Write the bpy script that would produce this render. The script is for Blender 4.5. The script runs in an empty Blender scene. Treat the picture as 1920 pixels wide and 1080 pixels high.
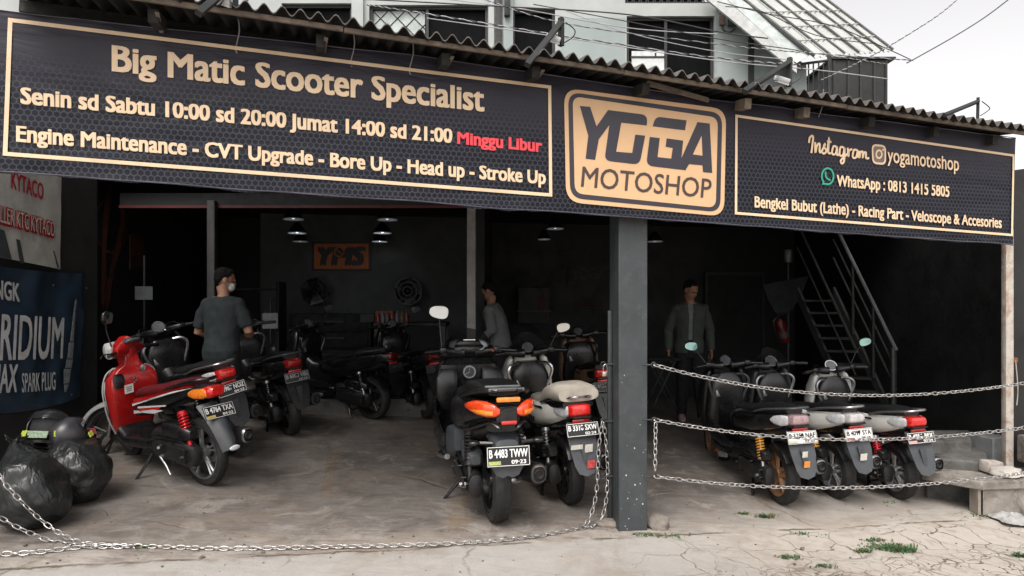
import bpy, bmesh, math, random
from mathutils import Vector, Matrix, Euler, noise
from mathutils.geometry import tessellate_polygon
R = math.radians
random.seed(7)
SC = bpy.context.scene
COL = SC.collection
# ---------------------------------------------------------------- camera
CAMZ, FPX, HORZ = 1.6, 1250.0, 570.0
cam_d = bpy.data.cameras.new("camera")
cam = bpy.data.objects.new("camera", cam_d); COL.objects.link(cam)
cam.location = (0, 0, CAMZ); cam.rotation_euler = (R(90), 0, 0)
cam_d.sensor_width = 36.0; cam_d.lens = 36.0 * FPX / 1920.0
cam_d.shift_y = (HORZ - 540.0) / 1920.0
cam_d.clip_start = 0.05; cam_d.clip_end = 500
SC.camera = cam
# ---------------------------------------------------------------- world: overcast sky and a weak wide sun
SUN_EL, SUN_AZ = 55.0, 194.0            # azimuth measured from +Y clockwise; the sun is behind the camera
w = bpy.data.worlds.new("World"); SC.world = w; w.use_nodes = True
nt = w.node_tree; nt.nodes.clear()
sky = nt.nodes.new("ShaderNodeTexSky"); sky.sky_type = 'NISHITA'; sky.sun_disc = False
sky.sun_elevation = R(SUN_EL); sky.sun_rotation = R(SUN_AZ)
sky.air_density = 1.0; sky.dust_density = 3.0; sky.ozone_density = 1.0
hsv = nt.nodes.new("ShaderNodeHueSaturation"); hsv.inputs['Saturation'].default_value = 0.10
bg = nt.nodes.new("ShaderNodeBackground"); bg.inputs['Strength'].default_value = 0.13
wo = nt.nodes.new("ShaderNodeOutputWorld")
warm = nt.nodes.new("ShaderNodeMix"); warm.data_type = 'RGBA'; warm.blend_type = 'MULTIPLY'
warm.inputs[0].default_value = 1.0; warm.inputs[7].default_value = (1.0, 0.965, 0.945, 1)
nt.links.new(sky.outputs[0], hsv.inputs['Color']); nt.links.new(hsv.outputs[0], warm.inputs[6])
nt.links.new(warm.outputs[2], bg.inputs[0]); nt.links.new(bg.outputs[0], wo.inputs[0])
sd = bpy.data.lights.new("sun", 'SUN'); sd.energy = 1.15; sd.angle = R(36); sd.color = (1, 0.95, 0.89)
so = bpy.data.objects.new("sun", sd); COL.objects.link(so)
_az = R(SUN_AZ); _el = R(SUN_EL)
so.rotation_euler = Vector((-math.sin(_az)*math.cos(_el), -math.cos(_az)*math.cos(_el), -math.sin(_el))).to_track_quat('-Z', 'Y').to_euler()
SC.view_settings.view_transform = 'Standard'; SC.view_settings.look = 'None'
SC.view_settings.exposure = 1.05; SC.view_settings.gamma = 1.0
SC.render.engine = 'CYCLES'
SC.cycles.max_bounces = 6; SC.cycles.diffuse_bounces = 3; SC.cycles.glossy_bounces = 3
SC.cycles.transmission_bounces = 4; SC.cycles.transparent_max_bounces = 8
SC.cycles.use_denoising = True; SC.cycles.sample_clamp_indirect = 4.0; SC.cycles.caustics_reflective = False

# ---------------------------------------------------------------- geometry of the place
def sstep(a, b, x):
    t = max(0.0, min(1.0, (x-a)/(b-a))); return t*t*(3-2*t)
def gz(x, y):                            # the yard falls to the right and rises into the shop
    return -0.045*max(-9, min(9, x)) + 0.20*sstep(5.2, 8.3, y)
def P(px, py, Y):                        # photo pixel at depth Y -> point
    return Vector(((px-960)/FPX*Y, Y, CAMZ-(py-HORZ)/FPX*Y))
def G(px, py, dz=0.0):                   # photo pixel of a ground contact -> point
    Y = 5.0
    for _ in range(40):
        x = (px-960)/FPX*Y
        Y = 0.5*Y + 0.5*FPX*(CAMZ-gz(x, Y)-dz)/max(20, (py-HORZ))
    x = (px-960)/FPX*Y
    return Vector((x, Y, gz(x, Y)))

# ---------------------------------------------------------------- materials
MATS = {}
def nodes(m):
    m.use_nodes = True; n = m.node_tree; n.nodes.clear()
    o = n.nodes.new("ShaderNodeOutputMaterial"); b = n.nodes.new("ShaderNodeBsdfPrincipled")
    n.links.new(b.outputs[0], o.inputs[0]); return n, b
def nn(n, t, **kw):
    k = n.nodes.new(t)
    for a, v in kw.items():
        if a.startswith('i_'):
            key = a[2:]; key = int(key) if key.isdigit() else key
            k.inputs[key].default_value = v
        else: setattr(k, a, v)
    return k
def ramp(n, src, stops):
    r = n.nodes.new("ShaderNodeValToRGB"); e = r.color_ramp.elements
    while len(e) < len(stops): e.new(0.5)
    for q, (p, c) in zip(e, stops):
        q.position = p; q.color = (c, c, c, 1) if isinstance(c, (int, float)) else (*c, 1)
    n.links.new(src, r.inputs[0]); return r.outputs[0]
def mixc(n, f, a, b, mode='MIX'):
    m = n.nodes.new("ShaderNodeMix"); m.data_type = 'RGBA'; m.blend_type = mode
    for i, v in ((0, f), (6, a), (7, b)):
        if hasattr(v, 'is_linked'): n.links.new(v, m.inputs[i])
        elif i == 0: m.inputs[0].default_value = v
        else: m.inputs[i].default_value = (*v, 1)
    return m.outputs[2]
def mth(n, op, a, b=0.0, clamp=False):
    m = n.nodes.new("ShaderNodeMath"); m.operation = op; m.use_clamp = clamp
    for i, v in ((0, a), (1, b)):
        if hasattr(v, 'is_linked'): n.links.new(v, m.inputs[i])
        else: m.inputs[i].default_value = v
    return m.outputs[0]
def noi(n, vec, scale, detail=4, rough=.6, dist=0.0):
    k = nn(n, "ShaderNodeTexNoise", i_Scale=scale, i_Detail=detail, i_Roughness=rough, i_Distortion=dist)
    if vec is not None: n.links.new(vec, k.inputs['Vector'])
    return k.outputs['Fac']
def objco(n): return nn(n, "ShaderNodeTexCoord").outputs['Object']
def poscoord(n): return nn(n, "ShaderNodeNewGeometry").outputs['Position']
def bump(n, b, h, strength=.3, dist=.01):
    k = nn(n, "ShaderNodeBump", i_Strength=strength, i_Distance=dist); n.links.new(h, k.inputs['Height'])
    n.links.new(k.outputs[0], b.inputs['Normal'])
def mat(name, col, rough=.5, metal=0.0, var=.25, vscale=6.0, dirt=None, dscale=3.0, damt=.5, bmp=0.0, bscale=60, coat=0.0, alpha=1.0, emit=0.0, spec=.5, trans=0.0):
    if name in MATS: return MATS[name]
    m = bpy.data.materials.new(name); n, b = nodes(m); co = objco(n)
    f = noi(n, co, vscale, 5, .65)
    c0 = tuple(max(0, c*(1-var)) for c in col); c1 = tuple(min(1, c*(1+var)) for c in col)
    c = mixc(n, ramp(n, f, [(.3, 0.0), (.7, 1.0)]), c0, c1)
    if dirt:
        d = noi(n, co, dscale, 8, .75, .6)
        c = mixc(n, ramp(n, d, [(.48, 0.0), (.68, damt)]), c, dirt)
    n.links.new(c, b.inputs['Base Color'])
    rr = ramp(n, noi(n, co, vscale*2.3, 6, .7), [(.3, max(0.02, rough*.8)), (.7, min(1, rough*1.2))])
    n.links.new(rr, b.inputs['Roughness'])
    b.inputs['Metallic'].default_value = metal; b.inputs['Specular IOR Level'].default_value = spec
    b.inputs['Coat Weight'].default_value = coat; b.inputs['Coat Roughness'].default_value = .06
    b.inputs['Alpha'].default_value = alpha; b.inputs['Transmission Weight'].default_value = trans
    if emit: b.inputs['Emission Color'].default_value = (*col, 1); b.inputs['Emission Strength'].default_value = emit
    if bmp: bump(n, b, noi(n, co, bscale, 6, .7), bmp, .01)
    MATS[name] = m; return m

# ---------------------------------------------------------------- mesh collector
class MB:
    def __init__(s): s.v = []; s.f = []; s.mi = []; s.m = 0
    def add(s, vs, fs, M=None):
        o = len(s.v)
        s.v += [(M @ Vector(v)) if M else Vector(v) for v in vs]
        for f in fs: s.f.append([i+o for i in f]); s.mi.append(s.m)
        return s
    def box(s, c, size, rot=(0, 0, 0), bev=0.0):
        M = Matrix.Translation(c) @ Euler(rot).to_matrix().to_4x4(); hx, hy, hz = [q/2 for q in size]
        if bev <= 0:
            vs = [(x, y, z) for x in (-hx, hx) for y in (-hy, hy) for z in (-hz, hz)]
            return s.add(vs, [(0,1,3,2),(4,6,7,5),(0,4,5,1),(2,3,7,6),(0,2,6,4),(1,5,7,3)], M)
        b = min(bev, hx*.9, hy*.9, hz*.9); bm = bmesh.new(); bmesh.ops.create_cube(bm, size=1)
        for q in bm.verts: q.co = Vector((q.co.x*2*hx, q.co.y*2*hy, q.co.z*2*hz))
        bmesh.ops.bevel(bm, geom=bm.edges[:], offset=b, segments=2, affect='EDGES', profile=.5)
        s.bm(bm, M); bm.free(); return s
    def bm(s, bm, M=None):
        bm.verts.index_update()
        return s.add([q.co.copy() for q in bm.verts], [[q.index for q in f.verts] for f in bm.faces], M)
    def tube(s, pts, r, n=8, cap=True, flat=1.0, up=None):
        pts = [Vector(p) for p in pts]; k = len(pts)
        rs = r if isinstance(r, (list, tuple)) else [r]*k
        vs = []; fs = []; prev = None
        for i, p in enumerate(pts):
            t = (pts[min(i+1, k-1)]-pts[max(i-1, 0)])
            if t.length < 1e-9: t = Vector((0, 0, 1))
            t.normalize()
            if prev is None:
                a = Vector(up) if up else (Vector((0, 0, 1)) if abs(t.z) < .9 else Vector((1, 0, 0)))
                u = t.cross(a).normalized()
            else:
                u = prev - t*prev.dot(t)
                u = u.normalized() if u.length > 1e-6 else t.orthogonal().normalized()
            prev = u; q = t.cross(u)
            for j in range(n):
                a = 2*math.pi*j/n; vs.append(p + (u*math.cos(a) + q*math.sin(a)*flat)*rs[i])
        for i in range(k-1):
            for j in range(n): fs.append((i*n+j, i*n+(j+1) % n, (i+1)*n+(j+1) % n, (i+1)*n+j))
        if cap: fs += [tuple(range(n))[::-1], tuple(range((k-1)*n, k*n))]
        return s.add(vs, fs)
    def loft(s, sts, axis='x', n=20, e=2.6, cap=True):
        # stations (along, c1, c2, r1, r2[, exponent]); axis x: (x, y, z, ry, rz); axis z: (z, x, y, rx, ry)
        vs = []; fs = []; k = len(sts)
        for st in sts:
            a, c1, c2, r1, r2 = st[:5]; ex = st[5] if len(st) > 5 else e
            for j in range(n):
                t = 2*math.pi*j/n; c, q = math.cos(t), math.sin(t)
                p1 = c1 + r1*math.copysign(abs(c)**(2/ex), c); p2 = c2 + r2*math.copysign(abs(q)**(2/ex), q)
                vs.append((a, p1, p2) if axis == 'x' else (p1, p2, a) if axis == 'z' else (p1, a, p2))
        for i in range(k-1):
            for j in range(n): fs.append((i*n+j, i*n+(j+1) % n, (i+1)*n+(j+1) % n, (i+1)*n+j))
        if cap: fs += [tuple(range(n))[::-1], tuple(range((k-1)*n, k*n))]
        return s.add(vs, fs)
    def lathe(s, prof, n=32, axis='y', c=(0, 0, 0), arc=None, closed=False):
        # prof: (radius, along)
        vs = []; fs = []; k = len(prof); c = Vector(c)
        m = n if arc is None else n+1
        for i in range(m):
            a = (2*math.pi*i/n) if arc is None else arc[0]+(arc[1]-arc[0])*i/n
            for r, h in prof:
                q = (math.cos(a)*r, h, math.sin(a)*r) if axis == 'y' else (math.cos(a)*r, math.sin(a)*r, h) if axis == 'z' else (h, math.cos(a)*r, math.sin(a)*r)
                vs.append(c+Vector(q))
        kk = k if closed else k-1
        for i in range(n if arc is None else n):
            i2 = (i+1) % m
            for j in range(kk): fs.append((i*k+j, i2*k+j, i2*k+(j+1) % k, i*k+(j+1) % k))
        return s.add(vs, fs)
    def ell(s, c, r, M=None, n=16, m=10, e=2.0):
        vs = []; fs = []
        for i in range(m+1):
            ph = -math.pi/2+math.pi*i/m
            for j in range(n):
                t = 2*math.pi*j/n; cp, sp = math.cos(ph), math.sin(ph); ct, st = math.cos(t), math.sin(t)
                g = lambda q: math.copysign(abs(q)**(2/e), q)
                v = Vector((r[0]*g(cp)*g(ct), r[1]*g(cp)*g(st), r[2]*g(sp)))
                vs.append(Vector(c)+((M @ v) if M else v))
        for i in range(m):
            for j in range(n): fs.append((i*n+j, i*n+(j+1) % n, (i+1)*n+(j+1) % n, (i+1)*n+j))
        return s.add(vs, fs)
    def slab(s, poly, th):
        # planar polygon (3D points) given a thickness vector
        poly = [Vector(p) for p in poly]; th = Vector(th); k = len(poly)
        vs = poly+[p+th for p in poly]
        fs = [tuple(range(k))[::-1], tuple(range(k, 2*k))]+[(i, (i+1) % k, k+(i+1) % k, k+i) for i in range(k)]
        return s.add(vs, fs)
    def prism(s, prof, y0, y1, axis='y', bev=0.0):
        # prof: outline in the xz plane pushed from y0 to y1
        bm = bmesh.new()
        a = [bm.verts.new((x, y0, z)) for x, z in prof]; f = bm.faces.new(a)
        r = bmesh.ops.extrude_face_region(bm, geom=[f])
        for q in r['geom']:
            if isinstance(q, bmesh.types.BMVert): q.co.y = y1
        bmesh.ops.recalc_face_normals(bm, faces=bm.faces[:])
        if bev: bmesh.ops.bevel(bm, geom=bm.edges[:], offset=bev, segments=2, affect='EDGES', profile=.6, clamp_overlap=True)
        s.bm(bm); bm.free(); return s
    def build(s, name, mats, parent=None, origin=None, smooth=True, ang=38, kind=None):
        me = bpy.data.meshes.new(name); o0 = Vector(origin) if origin is not None else Vector((0, 0, 0))
        me.from_pydata([tuple(v-o0) for v in s.v], [], s.f)
        mats = mats if isinstance(mats, (list, tuple)) else [mats]
        for m in mats: me.materials.append(m)
        me.polygons.foreach_set('material_index', [min(i, len(mats)-1) for i in s.mi])
        bm = bmesh.new(); bm.from_mesh(me); bmesh.ops.recalc_face_normals(bm, faces=bm.faces[:]); bm.to_mesh(me); bm.free()
        me.polygons.foreach_set('use_smooth', [smooth]*len(me.polygons))
        if smooth: me.set_sharp_from_angle(angle=R(ang))
        me.update()
        o = bpy.data.objects.new(name, me); COL.objects.link(o); o.location = o0
        if parent: o.parent = parent
        if kind: o['kind'] = kind
        return o
def tag(o, label, cat, group=None):
    o['label'] = label; o['category'] = cat
    if group: o['group'] = group
    return o
def thing(name, label, cat, loc=(0, 0, 0), rot=(0, 0, 0), group=None):
    o = bpy.data.objects.new(name, None); COL.objects.link(o); o.location = loc; o.rotation_euler = rot; o.empty_display_size = .1
    return tag(o, label, cat, group)
def catmull(pts, k=6):
    pts = [Vector(p) for p in pts]; out = []
    for i in range(len(pts)-1):
        p0, p1, p2, p3 = pts[max(i-1, 0)], pts[i], pts[i+1], pts[min(i+2, len(pts)-1)]
        for j in range(k):
            t = j/k
            out.append(.5*((2*p1)+(p2-p0)*t+(2*p0-5*p1+4*p2-p3)*t*t+(3*p1-p0-3*p2+p3)*t**3))
    return out+[pts[-1]]
# ---------------------------------------------------------------- lettering (Blender's built-in font)
_TXT = {}
def text_geo(body, off=0.0, shear=0.0):
    key = (body, off, shear)
    if key in _TXT: return _TXT[key]
    cu = bpy.data.curves.new("lettering", 'FONT'); cu.body = body; cu.offset = off; cu.shear = shear; cu.resolution_u = 3
    ob = bpy.data.objects.new("lettering", cu)
    me = ob.to_mesh()
    vs = [(v.co.x, v.co.y) for v in me.vertices]; fs = [list(p.vertices) for p in me.polygons]
    ob.to_mesh_clear(); bpy.data.objects.remove(ob); bpy.data.curves.remove(cu)
    _TXT[key] = (vs, fs); return vs, fs
def capheight(off=0.0):
    vs, _ = text_geo("H", off); ys = [v[1] for v in vs]; return max(ys), min(ys)
def put_text(mb, body, o, ux, uy, width, cap, off=.02, shear=0.0, xh=1.12):
    # o: left end of the baseline; ux, uy: unit axes; off: extra stroke weight; xh: taller small letters
    vs, fs = text_geo(body, 0.0, shear)
    x0 = min(v[0] for v in vs)-off; x1 = max(v[0] for v in vs)+off; hi, lo = capheight(0.0); H = hi-lo
    xs = [v[1] for v in text_geo("x", 0.0)[0]]; xm = (max(xs)-lo)/H; xt = min(.82, xm*xh)
    sx = width/(x1-x0); sy = cap/(H+2*off*.6); o = Vector(o); ux = Vector(ux); uy = Vector(uy); nz = ux.cross(uy).normalized()
    def fy(y):
        t = (y-lo)/H
        if t <= 0: t = t*.85
        elif t < xm: t = t*xt/xm
        elif t < 1: t = xt+(t-xm)*(1-xt)/(1-xm)
        return t*H
    k = ((0, 0),) if off <= 0 else ((0, 0), (1, .6), (-1, .6), (1, -.6), (-1, -.6), (.5, 0), (-.5, 0))
    for n_, (dx, dy) in enumerate(k):
        mb.add([o+ux*((v[0]-x0+dx*off)*sx)+uy*((fy(v[1])+off*.6+dy*off)*sy)+nz*(.00025*n_) for v in vs], fs)
# ================================================================= ground
FD = Vector((4.19+2.865, 5.60-3.73, 0)).normalized()          # along the shop front, to the right
FN = Vector((FD.y, -FD.x, 0))                                # towards the street
FP = Vector((0, 4.49, 0))                                    # a point of the front line
def ground_material():
    m = bpy.data.materials.new("concrete_ground"); n, b = nodes(m); p = poscoord(n)
    sub = nn(n, "ShaderNodeVectorMath", operation='SUBTRACT'); sub.inputs[1].default_value = FP
    n.links.new(p, sub.inputs[0])
    dn = nn(n, "ShaderNodeVectorMath", operation='DOT_PRODUCT'); dn.inputs[1].default_value = FN; n.links.new(sub.outputs[0], dn.inputs[0])
    dt = nn(n, "ShaderNodeVectorMath", operation='DOT_PRODUCT'); dt.inputs[1].default_value = FD; n.links.new(sub.outputs[0], dt.inputs[0])
    front = dn.outputs['Value']; along = dt.outputs['Value']
    big = noi(n, p, 1.1, 6, .65, .4); mid = noi(n, p, 5.0, 8, .72, .8); fine = noi(n, p, 60, 6, .75)
    # brushed streaks along the slope of the drive
    mp = nn(n, "ShaderNodeMapping"); mp.inputs['Scale'].default_value = (3.0, 14.0, 1); mp.inputs['Rotation'].default_value = (0, 0, R(-12)); n.links.new(p, mp.inputs['Vector'])
    streak = noi(n, mp.outputs[0], 1.0, 9, .75, .5)
    c = mixc(n, ramp(n, big, [(.35, 0.0), (.65, 1.0)]), (.225, .195, .17), (.36, .32, .285))
    c = mixc(n, ramp(n, mid, [(.40, 0.0), (.62, .75)]), c, (.46, .42, .38))
    c = mixc(n, ramp(n, streak, [(.48, 0.0), (.66, .8)]), c, (.11, .088, .074))
    c = mixc(n, ramp(n, fine, [(.54, 0.0), (.72, .5)]), c, (.10, .085, .07))
    # oil stains on the shop floor, then painted indoor shade
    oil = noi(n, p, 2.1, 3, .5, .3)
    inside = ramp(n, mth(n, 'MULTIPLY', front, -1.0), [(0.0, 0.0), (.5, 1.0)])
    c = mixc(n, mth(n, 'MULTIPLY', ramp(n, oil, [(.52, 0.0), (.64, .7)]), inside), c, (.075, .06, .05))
    c = mixc(n, mth(n, 'MULTIPLY', inside, .72), c, mixc(n, mid, (.058, .053, .049), (.135, .122, .112)))  # darker floor colour stands in for the shade under the roof
    # pale cement apron of the street side, left of the pillar
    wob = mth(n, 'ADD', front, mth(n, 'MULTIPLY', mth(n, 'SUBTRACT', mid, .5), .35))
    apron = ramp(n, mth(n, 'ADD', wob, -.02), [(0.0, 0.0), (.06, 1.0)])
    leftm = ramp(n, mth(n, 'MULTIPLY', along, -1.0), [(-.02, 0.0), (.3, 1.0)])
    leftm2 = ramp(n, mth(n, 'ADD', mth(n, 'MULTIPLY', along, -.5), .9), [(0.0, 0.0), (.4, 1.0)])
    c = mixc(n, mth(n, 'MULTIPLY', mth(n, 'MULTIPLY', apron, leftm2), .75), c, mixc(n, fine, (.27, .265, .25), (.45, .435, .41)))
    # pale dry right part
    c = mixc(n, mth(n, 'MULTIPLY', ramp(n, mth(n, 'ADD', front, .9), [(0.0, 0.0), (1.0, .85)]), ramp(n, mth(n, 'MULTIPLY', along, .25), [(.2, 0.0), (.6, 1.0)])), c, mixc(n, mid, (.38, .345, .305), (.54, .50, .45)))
    # crazed concrete at the street edge on the right
    wv = nn(n, "ShaderNodeTexNoise", i_Scale=3.2, i_Detail=4); n.links.new(p, wv.inputs['Vector'])
    av = nn(n, "ShaderNodeVectorMath", operation='MULTIPLY_ADD'); av.inputs[1].default_value = (.30, .30, 0)
    n.links.new(wv.outputs['Color'], av.inputs[0]); n.links.new(p, av.inputs[2])
    fl = nn(n, "ShaderNodeVectorMath", operation='MULTIPLY'); fl.inputs[1].default_value = (1, 1, 0); n.links.new(av.outputs[0], fl.inputs[0])
    def cracks(scale, wd):
        vo = nn(n, "ShaderNodeTexVoronoi", feature='DISTANCE_TO_EDGE', i_Scale=scale); n.links.new(fl.outputs[0], vo.inputs['Vector'])
        return ramp(n, vo.outputs['Distance'], [(wd*.45, 1.0), (wd, 0.0)])
    zone1 = mth(n, 'MULTIPLY', ramp(n, mth(n, 'ADD', mth(n, 'ADD', front, mth(n, 'MULTIPLY', mth(n, 'SUBTRACT', big, .5), .9)), mth(n, 'MULTIPLY', along, .10)), [(.20, 0.0), (.45, 1.0)]), ramp(n, mth(n, 'MULTIPLY', along, .25), [(.12, 0.0), (.30, 1.0)]))
    zone2 = mth(n, 'MULTIPLY', ramp(n, mth(n, 'ADD', front, mth(n, 'MULTIPLY', mth(n, 'SUBTRACT', big, .5), .7)), [(.48, 0.0), (.68, 1.0)]), ramp(n, mth(n, 'MULTIPLY', along, .25), [(.2, 0.0), (.34, 1.0)]))
    ck = mth(n, 'MAXIMUM', mth(n, 'MULTIPLY', cracks(3.4, .015), zone1), mth(n, 'MULTIPLY', cracks(9.0, .042), zone2))
    ck = mth(n, 'MULTIPLY', ck, ramp(n, noi(n, p, 1.9, 5, .65), [(.40, .12), (.56, 1.0)]))
    # the joint between floor slab and street
    jw = mth(n, 'ABSOLUTE', mth(n, 'ADD', mth(n, 'ADD', front, -.03), mth(n, 'MULTIPLY', mth(n, 'SUBTRACT', mid, .5), .10)))
    joint = mth(n, 'MULTIPLY', ramp(n, jw, [(.006, 1.0), (.018, 0.0)]), ramp(n, noi(n, p, 2.7, 3), [(.40, 0.0), (.55, 1.0)]))
    hair = mth(n, 'MULTIPLY', cracks(.55, .005), ramp(n, big, [(.45, 0.0), (.6, .8)]))
    # pale scuffs and tan patches
    sc1 = ramp(n, noi(n, p, 2.6, 9, .78, 1.2), [(.52, 0.0), (.60, .55)])
    c = mixc(n, mth(n, 'MULTIPLY', sc1, ramp(n, big, [(.35, 1.0), (.6, .25)])), c, (.40, .365, .33))
    tan = ramp(n, noi(n, p, 1.4, 6, .7, .8), [(.50, 0.0), (.62, .6)])
    c = mixc(n, mth(n, 'MULTIPLY', tan, .7), c, (.23, .175, .13))
    dark = mth(n, 'MAXIMUM', mth(n, 'MAXIMUM', ck, joint), hair)
    c = mixc(n, mth(n, 'MULTIPLY', zone1, ramp(n, mid, [(.5, 0.0), (.7, .6)])), c, (.20, .155, .11))
    moss = ramp(n, noi(n, p, 4.0, 4), [(.52, 0.0), (.62, 1.0)])
    c = mixc(n, dark, c, mixc(n, mth(n, 'MULTIPLY', moss, .5), (.135, .105, .08), (.075, .085, .05)))
    n.links.new(c, b.inputs['Base Color'])
    n.links.new(ramp(n, oil, [(.4, .9), (.65, .68)]), b.inputs['Roughness']); b.inputs['Specular IOR Level'].default_value = .3
    h = mth(n, 'SUBTRACT', mth(n, 'ADD', mth(n, 'MULTIPLY', fine, .25), mth(n, 'MULTIPLY', mid, .5)), mth(n, 'MULTIPLY', dark, 1.2))
    bump(n, b, h, .55, .02)
    return m
def build_ground():
    def axis(a, b, st, far): 
        k = int(round((b-a)/st)); return far[0]+[a+(b-a)*i/k for i in range(k+1)]+far[1]
    xs = axis(-8, 8, .1, ([-90, -50, -25, -14, -10], [10, 14, 25, 50, 90])); ys = axis(-1, 12, .1, ([-90, -50, -25, -12, -5], [14, 20, 40, 90]))
    mb = MB(); vs = []; fs = []
    for y in ys:
        for x in xs:
            q = (noise.noise((x*.7, y*.7, 0))*.012+noise.noise((x*3.1, y*3.1, 4))*.004)
            d = (Vector((x, y, 0))-FP).dot(FN)
            vs.append((x, y, gz(x, y)+q-.035*sstep(.03, .5, d)))
    k = len(xs)
    for j in range(len(ys)-1):
        for i in range(k-1): fs.append((j*k+i, j*k+i+1, (j+1)*k+i+1, (j+1)*k+i))
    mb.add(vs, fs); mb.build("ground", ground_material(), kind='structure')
build_ground()

# ================================================================= workshop shell
M_black = mat("black_wall_paint", (.007, .0075, .008), .6, var=.5, vscale=2, dirt=(.014, .014, .014), dscale=2, damt=.5, bmp=.25, bscale=30)
M_dark = mat("dark_plaster", (.016, .0165, .017), .8, var=.3, vscale=2, bmp=.2, bscale=40)
M_grey = mat("grey_plaster", (.080, .089, .088), .8, var=.25, vscale=1.3, dirt=(.05, .05, .05), dscale=2, damt=.5, bmp=.2, bscale=40)
M_steel = mat("dark_steel", (.04, .043, .045), .5, .4, var=.3, vscale=10)
YB = 11.2                                                     # the shop's back wall
shop = thing("workshop_building", "dark open-fronted scooter workshop under a corrugated roof", "workshop", (0, 8, 0))
def sp(name, mb, m): return mb_child(name, mb, m, shop)
def mb_child(name, mb, m, root, **kw):
    inv = root.location.copy()
    o = mb.build(name, m, None, **kw); o.parent = root; o.location = -inv; return o
LW = -4.2
mb = MB()
mb.slab([(LW, 3.4, -.2), (LW, 6.75, -.2), (LW, 6.75, 3.3), (LW, 3.4, 3.3)], (-.18, 0, 0)); sp("side_wall", mb, M_dark)
mb = MB(); mb.slab([(LW-.18, 6.57, -.2), (-4.9, 6.57, -.2), (-4.9, 6.57, 3.3), (LW-.18, 6.57, 3.3)], (0, .18, 0))
mb.slab([(-4.9, 6.57, -.2), (-4.9, YB, -.2), (-4.9, YB, 4.2), (-4.9, 6.57, 3.4)], (-.18, 0, 0)); sp("side_wall", mb, M_black)
mb = MB(); mb.slab([(4.56, 6.15, -.5), (4.75, YB, -.5), (4.75, YB, 3.4), (4.56, 6.15, 2.82)], (.18, 0, 0)); sp("side_wall", mb, M_black)
mb = MB(); mb.slab([(-5.2, YB, -.5), (5.0, YB, -.5), (5.0, YB, 4.6), (-5.2, YB, 4.6)], (0, .2, 0)); sp("back_wall", mb, M_black)
mb = MB(); mb.slab([(-4.0, 10.6, -.2), (-.45, 10.6, -.2), (-.45, 10.6, 3.4), (-4.0, 10.6, 3.4)], (0, .12, 0)); sp("back_wall", mb, M_grey)
mb = MB(); mb.slab([(-.45, 8.0, -.2), (-.45, 10.72, -.2), (-.45, 10.72, 3.4), (-.45, 8.0, 3.4)], (.12, 0, 0)); sp("partition_wall", mb, M_black)
mb = MB(); mb.slab([(-4.9, 7.6, 3.06), (4.75, 7.6, 2.86), (4.75, YB, 2.86), (-4.9, YB, 3.06)], (0, 0, .08)); sp("ceiling", mb, M_black)
mb = MB(); mb.box((-2.3, 7.9, 2.82), (4.6, .16, .16)); sp("header_beam", mb, mat("header_black", (.012, .012, .013), .6))
mb = MB(); mb.box((-2.3, 7.81, 2.74), (4.6, .02, .03)); sp("door_rail", mb, mat("rail_red", (.12, .02, .025), .5))
mb = MB(); mb.box((-2.4, 9.3, .31), (4.5, 2.6, .30), bev=.01); sp("floor_step", mb, mat("step_concrete", (.10, .095, .09), .8, bmp=.3))
for px, wd, c in ((398, .09, mat("jamb_charcoal", (.030, .031, .032), .6)), (884, .10, mat("door_jamb_grey", (.30, .30, .29), .6))):
    mb = MB(); x = (px-960)/FPX*7.75; mb.box((x, 7.75, 1.5), (wd, .09, 2.6), bev=.008); sp("door_jamb", mb, c)
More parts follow.
